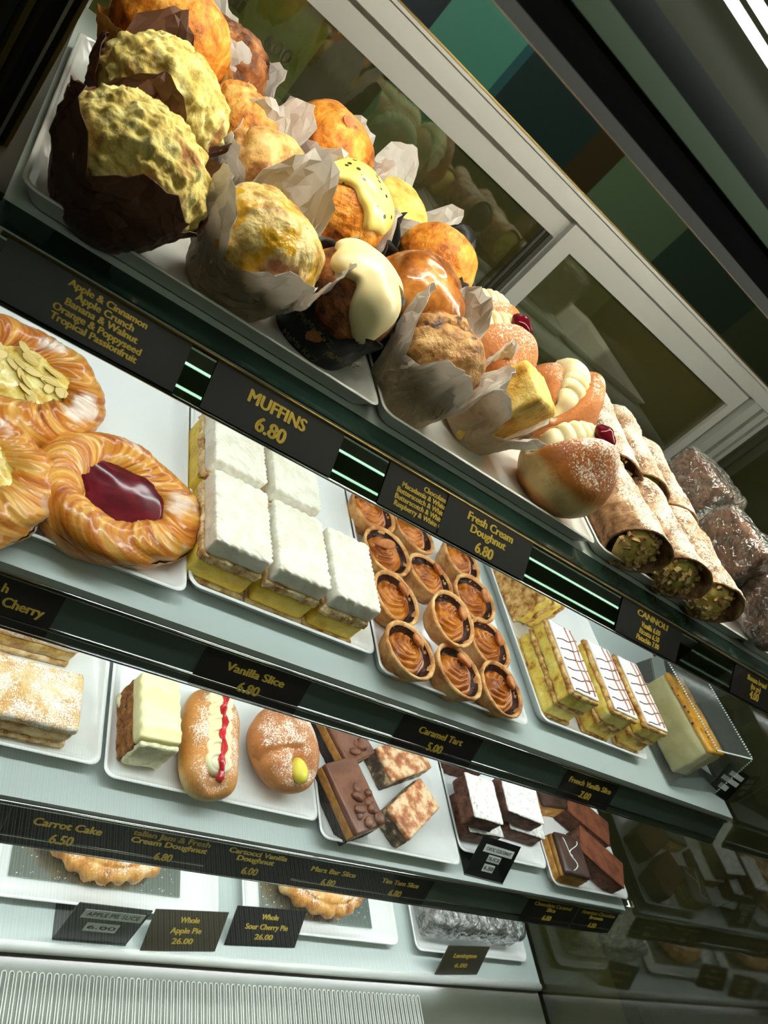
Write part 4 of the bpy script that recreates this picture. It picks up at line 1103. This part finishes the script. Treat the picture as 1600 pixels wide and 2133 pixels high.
def easel(name, label, x, y, z, w, h, rz, lean, strips, mat=None, tm=None, lines=None, cat='sign', ls=.008):
    t = thing(name, label, cat, (x, y, z), rz, None)
    c, s = math.cos(lean), math.sin(lean)
    card = mesh('card', *slab(w, h, .0015, (4, 4, 1), .0004), mat or M['black'], t, False)
    card.location = (0, h / 2 * s, h / 2 * c); card.rotation_euler = (PI / 2 - lean, 0, 0)
    if strips is not None:
        mesh('foot', *box(-w / 2, w / 2, -.002, h * s + .02, 0, .0012), mat or M['black'], t, False)
    for (sx, sy, sw_, sh, body, fs) in (strips or []):
        p = mesh('paper_strip', *box(-sw_ / 2, sw_ / 2, -sh / 2, sh / 2, 0, .0004), M['white_label'], card, False)
        p.location = (sx, sy, .0015)
        if body: text('lettering', body, fs, M['ink'], p, (0, 0, .0007), width=min(sw_ * .86, sw_), bold=.0)
    for (sy, body, fs, wd) in (lines or []):
        text('lettering', body, fs, tm or M['gold'], card, (0, sy, .0017), width=wd, bold=.02)
    return t
easel('sign_holder', 'small black sign with white strips right of the clear container', 1.262, .470, Z2, .055, .055, -.2, .35,
      [(.004, .016, .034, .008, None, 0), (.0, .004, .042, .008, None, 0), (-.002, -.010, .022, .009, None, 0)])
easel('sign_holder', 'small black sign reading CHOC COCONUT SLICE 6.50', .918, .385, Z3, .080, .058, -.05, .62,
      [(.002, .014, .060, .011, 'CHOC COCONUT', .007), (.0, .001, .026, .010, 'SLICE', .007), (-.002, -.013, .022, .011, '6.50', .008)])

# ------------------------------------------------------------------ third shelf goods
ZT3 = Z3 + .0062
def apple_slice(label, x, y, rz, seed, w=.13, d=.066):
    t = thing('apple_slice', label, 'apple slice', (x, y, ZT3), rz, 'sugar topped apple slices')
    layer('base_pastry', w, d, 0, .008, M['puff_pale'], t, amp=.001, seed=seed)
    layer('apple_filling', w - .002, d - .003, .0075, .027, M['apple_fill'], t, r=.004, amp=.0016, fr=60, seed=seed + 1)
    layer('sugared_top', w, d, .0265, .038, M['sugar_top'], t, r=.004, amp=.0009, fr=60, seed=seed + 2)
    return t
apple_slice('sugar topped apple slice at the front of its tray', .228, .462, .02, 1)
apple_slice('apple slice with exposed filling behind the sugared one, under the rail', .220, .555, .03, 2)

cc = thing('carrot_cake', 'carrot cake slice with thick cream frosting at the left of its tray', 'cake', (.372, .472, ZT3), .06)
layer('sponge', .046, .078, 0, .034, M['carrot'], cc, r=.002, amp=.0018, fr=140, n=(18, 30, 14))
layer('frosting', .048, .078, .0335, .054, M['frosting'], cc, r=.005, amp=.0008, fr=60, n=(24, 40, 8), top=lambda p: .0012 * math.sin(p.y * 420))
layer('front_frosting', .044, .006, .004, .046, M['frosting_cut'], cc, r=.002, amp=.0018, fr=120).location = (0.002, -.041, 0)
cr = mesh('cake_crumb', *ellipsoid((0, 0, 0), (.006, .010, .006), 12), M['frosting_cut']); cr.location = (.350, .500, ZT3 + .006 + CZ)
tagp(cr, 'loose lump of yellow cream beside the carrot cake', 'crumb')

fd = thing('finger_doughnut', 'long doughnut with piped cream and a red jam stripe', 'doughnut', (.452, .466, ZT3), -.06, 'filled doughnuts')
def fdn(u, v):
    th = 2 * PI * u; ph = PI * v
    d = Vector((math.sin(ph) * math.cos(th), math.cos(ph), math.sin(ph) * math.sin(th)))
    e = 1 - abs(d.y) ** 2.4
    p = Vector((.037 * d.x * (1 if abs(d.y) < .01 else 1), .068 * d.y, .024 * d.z))
    s = (1 - abs(d.y) ** 4) ** .5 / max(1e-4, math.sin(ph)) if math.sin(ph) > 1e-3 else 1
    s = min(s, 1.5); p.x *= s; p.z *= s
    if d.z > 0: p.z -= .012 * math.exp(-(p.x / .010) ** 2) * min(1, e * 2)
    p += d * noise.noise(p * 30) * .002
    p.z = max(p.z, -.021) + .021
    return p
vs, fs, _ = grid(64, 60, fdn, True)
mesh('dough', vs, fs, M['long_bun'], fd)
out = []
for k in range(6):
    yy = -.034 + k * .0155
    def rope(u, v, yy=yy, k=k):
        a = 2 * PI * u; b = 2 * PI * v
        return Vector((.0125 * math.cos(a) * (1 + .0) + .005 * math.cos(a) * math.cos(b), yy + .0085 * math.sin(a) + .004 * math.sin(a) * math.cos(b), .038 + .0062 * math.sin(b) + .0030 * math.sin(a)))
    g, f, _ = grid(30, 10, rope, True); out.append((g, f))
    out.append(ellipsoid((0, yy, .038), (.0135, .0105, .0075), 14))
mesh('piped_cream', *join(*out), M['cream'], fd)
jp = [(.002 + .0018 * math.sin(i * .9), -.055 + .105 * i / 24, .0458 + (-.008 * max(0, (4 - i) / 4)) + .0006 * math.sin(i * 2)) for i in range(25)]
mesh('jam_stripe', *tube(jp, lambda f: .0036 + .0008 * math.sin(f * 40), 10), M['red_jam'], fd)

ca = thing('custard_doughnut', 'round sugared doughnut with yellow custard poking out', 'doughnut', (.553, .480, ZT3), 0, 'filled doughnuts')
def cfn(u, v):
    th = 2 * PI * u; ph = PI * v
    d = Vector((math.sin(ph) * math.cos(th), math.sin(ph) * math.sin(th), math.cos(ph)))
    p = Vector((.050 * d.x, .055 * d.y, .033 * d.z))
    g = Vector((.006, -.030, .022)); p -= d * .017 * math.exp(-((p - g).length / .015) ** 2)
    if d.z > -.2:
        ax = p.x * .82 + (p.y + .008) * .57
        p -= d * .007 * math.exp(-((p.y + .014 - p.x * .25) / .005) ** 2) * (1 if p.x < .004 else math.exp(-((p.x - .004) / .008) ** 2))
    p += d * noise.noise(p * 28) * .003
    p.z = max(p.z, -.028) + .028
    return p
vs, fs, _ = grid(90, 64, cfn, True)
mesh('dough', vs, fs, M['bun_sugar'], ca)
mesh('custard', *ellipsoid((.007, -.034, .042), (.011, .019, .011), 18, Matrix.Rotation(-.35, 3, 'X')), M['custard_blob'], ca)

def bar(name, label, cat, x, y, rz, w, d, layers, group, dz=0, tilt=(0, 0)):
    t = thing(name, label, cat, (x, y, ZT3 + dz), rz, group, tilt)
    for i, (nm, z0, z1, mt, r, amp, fr) in enumerate(layers):
        layer(nm, w, d, z0, z1, M[mt], t, r=r, amp=amp, fr=fr, seed=i + x * 30)
    return t
def chunks(t, w, d, z, seed, n=12):
    rnd = random.Random(seed); out = []
    for k in range(n):
        mt = Matrix.Rotation(rnd.uniform(0, 3), 3, 'Z') @ Matrix.Rotation(rnd.uniform(-.6, .6), 3, 'X')
        out.append(ellipsoid((rnd.uniform(-.2, .35) * w, rnd.uniform(-.42, .2) * d, z + rnd.uniform(-.001, .002)), (rnd.uniform(.005, .011), rnd.uniform(.004, .008), rnd.uniform(.003, .006)), 8, mt))
    o = mesh('chocolate_chunks', *join(*out), M['milk_choc'], t); o['kind'] = 'stuff'
MB = [('biscuit_base', 0, .014, 'choc_base', .001, .0008, 120), ('caramel', .0138, .027, 'toffee', .002, .0006, 80), ('chocolate_top', .0268, .035, 'milk_choc', .002, .0005, 50)]
t = bar('chocolate_caramel_bar', 'thick chocolate topped caramel bar with dark base, front of its tray', 'slice', .655, .440, .42, .058, .092, MB, 'chocolate caramel bars'); chunks(t, .058, .092, .035, 1)
t = bar('chocolate_caramel_bar', 'chocolate topped caramel bar behind, leaning under the front one', 'slice', .656, .530, .5, .058, .085, MB, 'chocolate caramel bars'); chunks(t, .058, .085, .035, 2, 6)
TT = [('biscuit_layer', 0, .024, 'biscuit', .001, .001, 120), ('marbled_top', .0238, .031, 'marbled', .002, .0012, 70)]
bar('marbled_slice', 'marbled caramel topped biscuit slice at the front, angled', 'slice', .764, .444, .66, .094, .048, TT, 'marbled biscuit slices')
bar('marbled_slice', 'marbled caramel topped biscuit slice behind the front angled one', 'slice', .764, .516, .42, .094, .050, TT, 'marbled biscuit slices')
CO = [('sponge', 0, .027, 'choc_cake', .004, .0014, 80), ('coconut_top', .0265, .0295, 'coconut', .0014, .0008, 160)]
bar('coconut_slice', 'coconut topped chocolate slice lowest left of the stack', 'slice', .905, .462, .05, .074, .062, CO, 'coconut chocolate slices')
bar('coconut_slice', 'coconut topped chocolate slice lowest right of the stack', 'slice', 1.008, .478, -.05, .082, .06, CO, 'coconut chocolate slices')
bar('coconut_slice', 'chocolate slice with clean white coconut top, upper left', 'slice', .880, .466, -.03, .060, .066, CO, 'coconut chocolate slices', .030)
bar('coconut_slice', 'chocolate slice with cracked coconut top, upper right', 'slice', .972, .482, -.10, .080, .058, CO, 'coconut chocolate slices', .0305)
bar('coconut_slice', 'dark chocolate slice at the back under the rail', 'slice', .900, .560, 0, .075, .06, CO, 'coconut chocolate slices', .0)
CS = [('shortbread', 0, .018, 'short', .001, .0009, 120), ('caramel', .0178, .026, 'toffee', .002, .0006, 80), ('chocolate_top', .0258, .034, 'dark_choc', .004, .0006, 50)]
t = bar('caramel_slice', 'dark chocolate caramel slice with white icing squiggle, front of its tray', 'slice', 1.102, .428, -.03, .064, .066, CS, 'caramel slices')
sq = [tube([(.010 * math.sin(i * .7) - .012 + .002 * i, -.026 + .0042 * i, .0345) for i in range(13)], .0008, 5), tube([(-.016 + .0016 * i, .024 - .004 * i + .004 * math.sin(i), .0345) for i in range(9)], .0007, 5)]
mesh('icing_squiggle', *join(*sq), M['fondant'], t)
bar('caramel_slice', 'caramel slice behind, half hidden under the rail', 'slice', 1.100, .535, .1, .07, .06, CS, 'caramel slices')
BR = [('sponge', 0, .030, 'choc_cake', .004, .0014, 80), ('cocoa_top', .0296, .033, 'cocoa', .0016, .0006, 80)]
bar('brownie', 'cocoa dusted brownie at the front right of the tray', 'brownie', 1.188, .438, -.50, .105, .050, BR, 'cocoa dusted brownies')
bar('brownie', 'cocoa dusted brownie behind the front one', 'brownie', 1.190, .505, -.45, .105, .050, BR, 'cocoa dusted brownies')

# ------------------------------------------------------------------ bottom deck: pies, lamingtons, signs
ZT4 = Z4 + .0062
def pie(label, x, y, seed, r=.088, bl='', bw=.22):
    b = mesh('cake_board', *slab(bw, .20, .003, (2, 2, 1), .0008), M['silver'], None, False); b.location = (x, .397 + .10 - (.009 if seed > 1 else 0), ZT4 + CZ); tagp(b, bl, 'cake board')
    rnd = random.Random(seed); sp = []
    for k in range(260):
        px, py = rnd.uniform(-.105, .105), rnd.uniform(-.098, .04)
        if px * px + (py) ** 2 > .0078: sp.append((px, py, .0034))
    o = mesh('sugar_specks', *chips(sp, .0007, seed), M['sugar'], b, False); o['kind'] = 'stuff'
    t = thing('pie', label, 'pie', (x, y, ZT4 + .0032), seed * .5)
    def dp(p, th, f):
        e = max(0, 1 - abs(math.hypot(p.x, p.y) - r) / .02)
        return .0030 * e * math.sin(26 * th + 1.5 * math.sin(3 * th)) + fbm(p, 30, 3) * .004
    prf = [(.001, 0), (r * .8, 0), (r * .92, .004), (r, .010), (r * 1.02, .018), (r * .98, .025), (r * .90, .028)] + [(r * .88 * math.cos(a), .028 + .012 * math.sin(a)) for a in [i * PI / 2 / 12 for i in range(13)]]
    mesh('crust', *lathe(prf, 120, dp), M['pie'], t)
    return t
pie('round golden apple pie with crimped edge on a silver board', .452, .500, 1, .103, 'square silver cake board under the apple pie')
pie('round cherry pie with sugar dusted edge on a silver board', .790, .492, 2, .102, 'square silver cake board under the cherry pie', .205)
bpy.data.objects['pie.001'].name = 'pie.001'
lmn = thing('lamington_tray', 'grey coconut lamingtons under shiny cling film', 'lamingtons', (1.10, .47, ZT4), .0)
layer('lamingtons', .20, .15, 0, .042, M['lamington'], lmn, r=.008, amp=.004, fr=50)
vs, fs = slab(.225, .175, .05, (50, 40, 10), .012, lambda p, n: fbm(p, 45, 3) * .004, z0=.0)
mesh('cling_film', vs, fs, M['film'], lmn)

easel('sign_holder', 'black sign with white strips reading APPLE PIE SLICE 6.00', .450, .340, Z4, .090, .062, .0, .28,
      [(.004, .016, .074, .014, 'APPLE PIE SLICE', .009), (.0, -.005, .04, .014, '6.00', .008)])
M['olive_card'] = simple('olive_card', (66, 60, 46), .35)
easel('price_card', 'olive brown leaning card reading Whole Apple Pie 26.00', .566, .338, Z4, .105, .050, .06, .75, None, M['olive_card'], lines=[(.013, 'Whole', .010, .028), (0, 'Apple Pie', .010, .044), (-.013, '26.00', .010, .030)], cat='price tag')
easel('price_card', 'dark leaning card reading Whole Sour Cherry Pie 26.00', .690, .352, Z4, .115, .050, .04, .80, None, M['tag'], lines=[(.013, 'Whole', .010, .028), (0, 'Sour Cherry Pie', .010, .070), (-.013, '26.00', .010, .030)], cat='price tag')
easel('price_card', 'olive leaning card reading Lamington below the film wrapped tray', 1.07, .338, Z4, .10, .05, .05, .6, None, M['olive_card'], lines=[(.008, 'Lamington', .010, .055), (-.009, '6.00', .010, .03)], cat='price tag')

# ------------------------------------------------------------------ things seen past the glass
gp = thing('promotion_poster', 'green poster with dark block seen through the rear glass', 'poster', (.177, 1.092, -.175), 0)
mesh('poster_sheet', *box(-.17, .085, 0, .002, -.12, .12), simple('poster_green', (128, 156, 56), .5), gp, False)
mesh('dark_block', *box(-.07, .006, -.001, 0, -.055, -.012), simple('poster_dark', (70, 66, 92), .5), gp, False)
def vt(body, x, z, size, mt):
    o = text('lettering', body, size, mt, gp, (x, -.004, z), bold=.02); o.rotation_euler = (PI / 2, 0, 0)
vt('ip', -.022, -.033, .042, M['white_label']); vt('600', .046, .000, .026, M['ceramic']); vt('ai', -.02, .012, .030, M['ink'])
nb = thing('neighbour_pastry', 'orange brown pastry in the next case beyond the left partition', 'pastry', (-.075, .74, -.19), .4)
mesh('pastry', *slab(.08, .12, .05, (16, 20, 10), .02, lambda p, n: fbm(p, 50, 3) * .004), M['orange_cake'], nb)
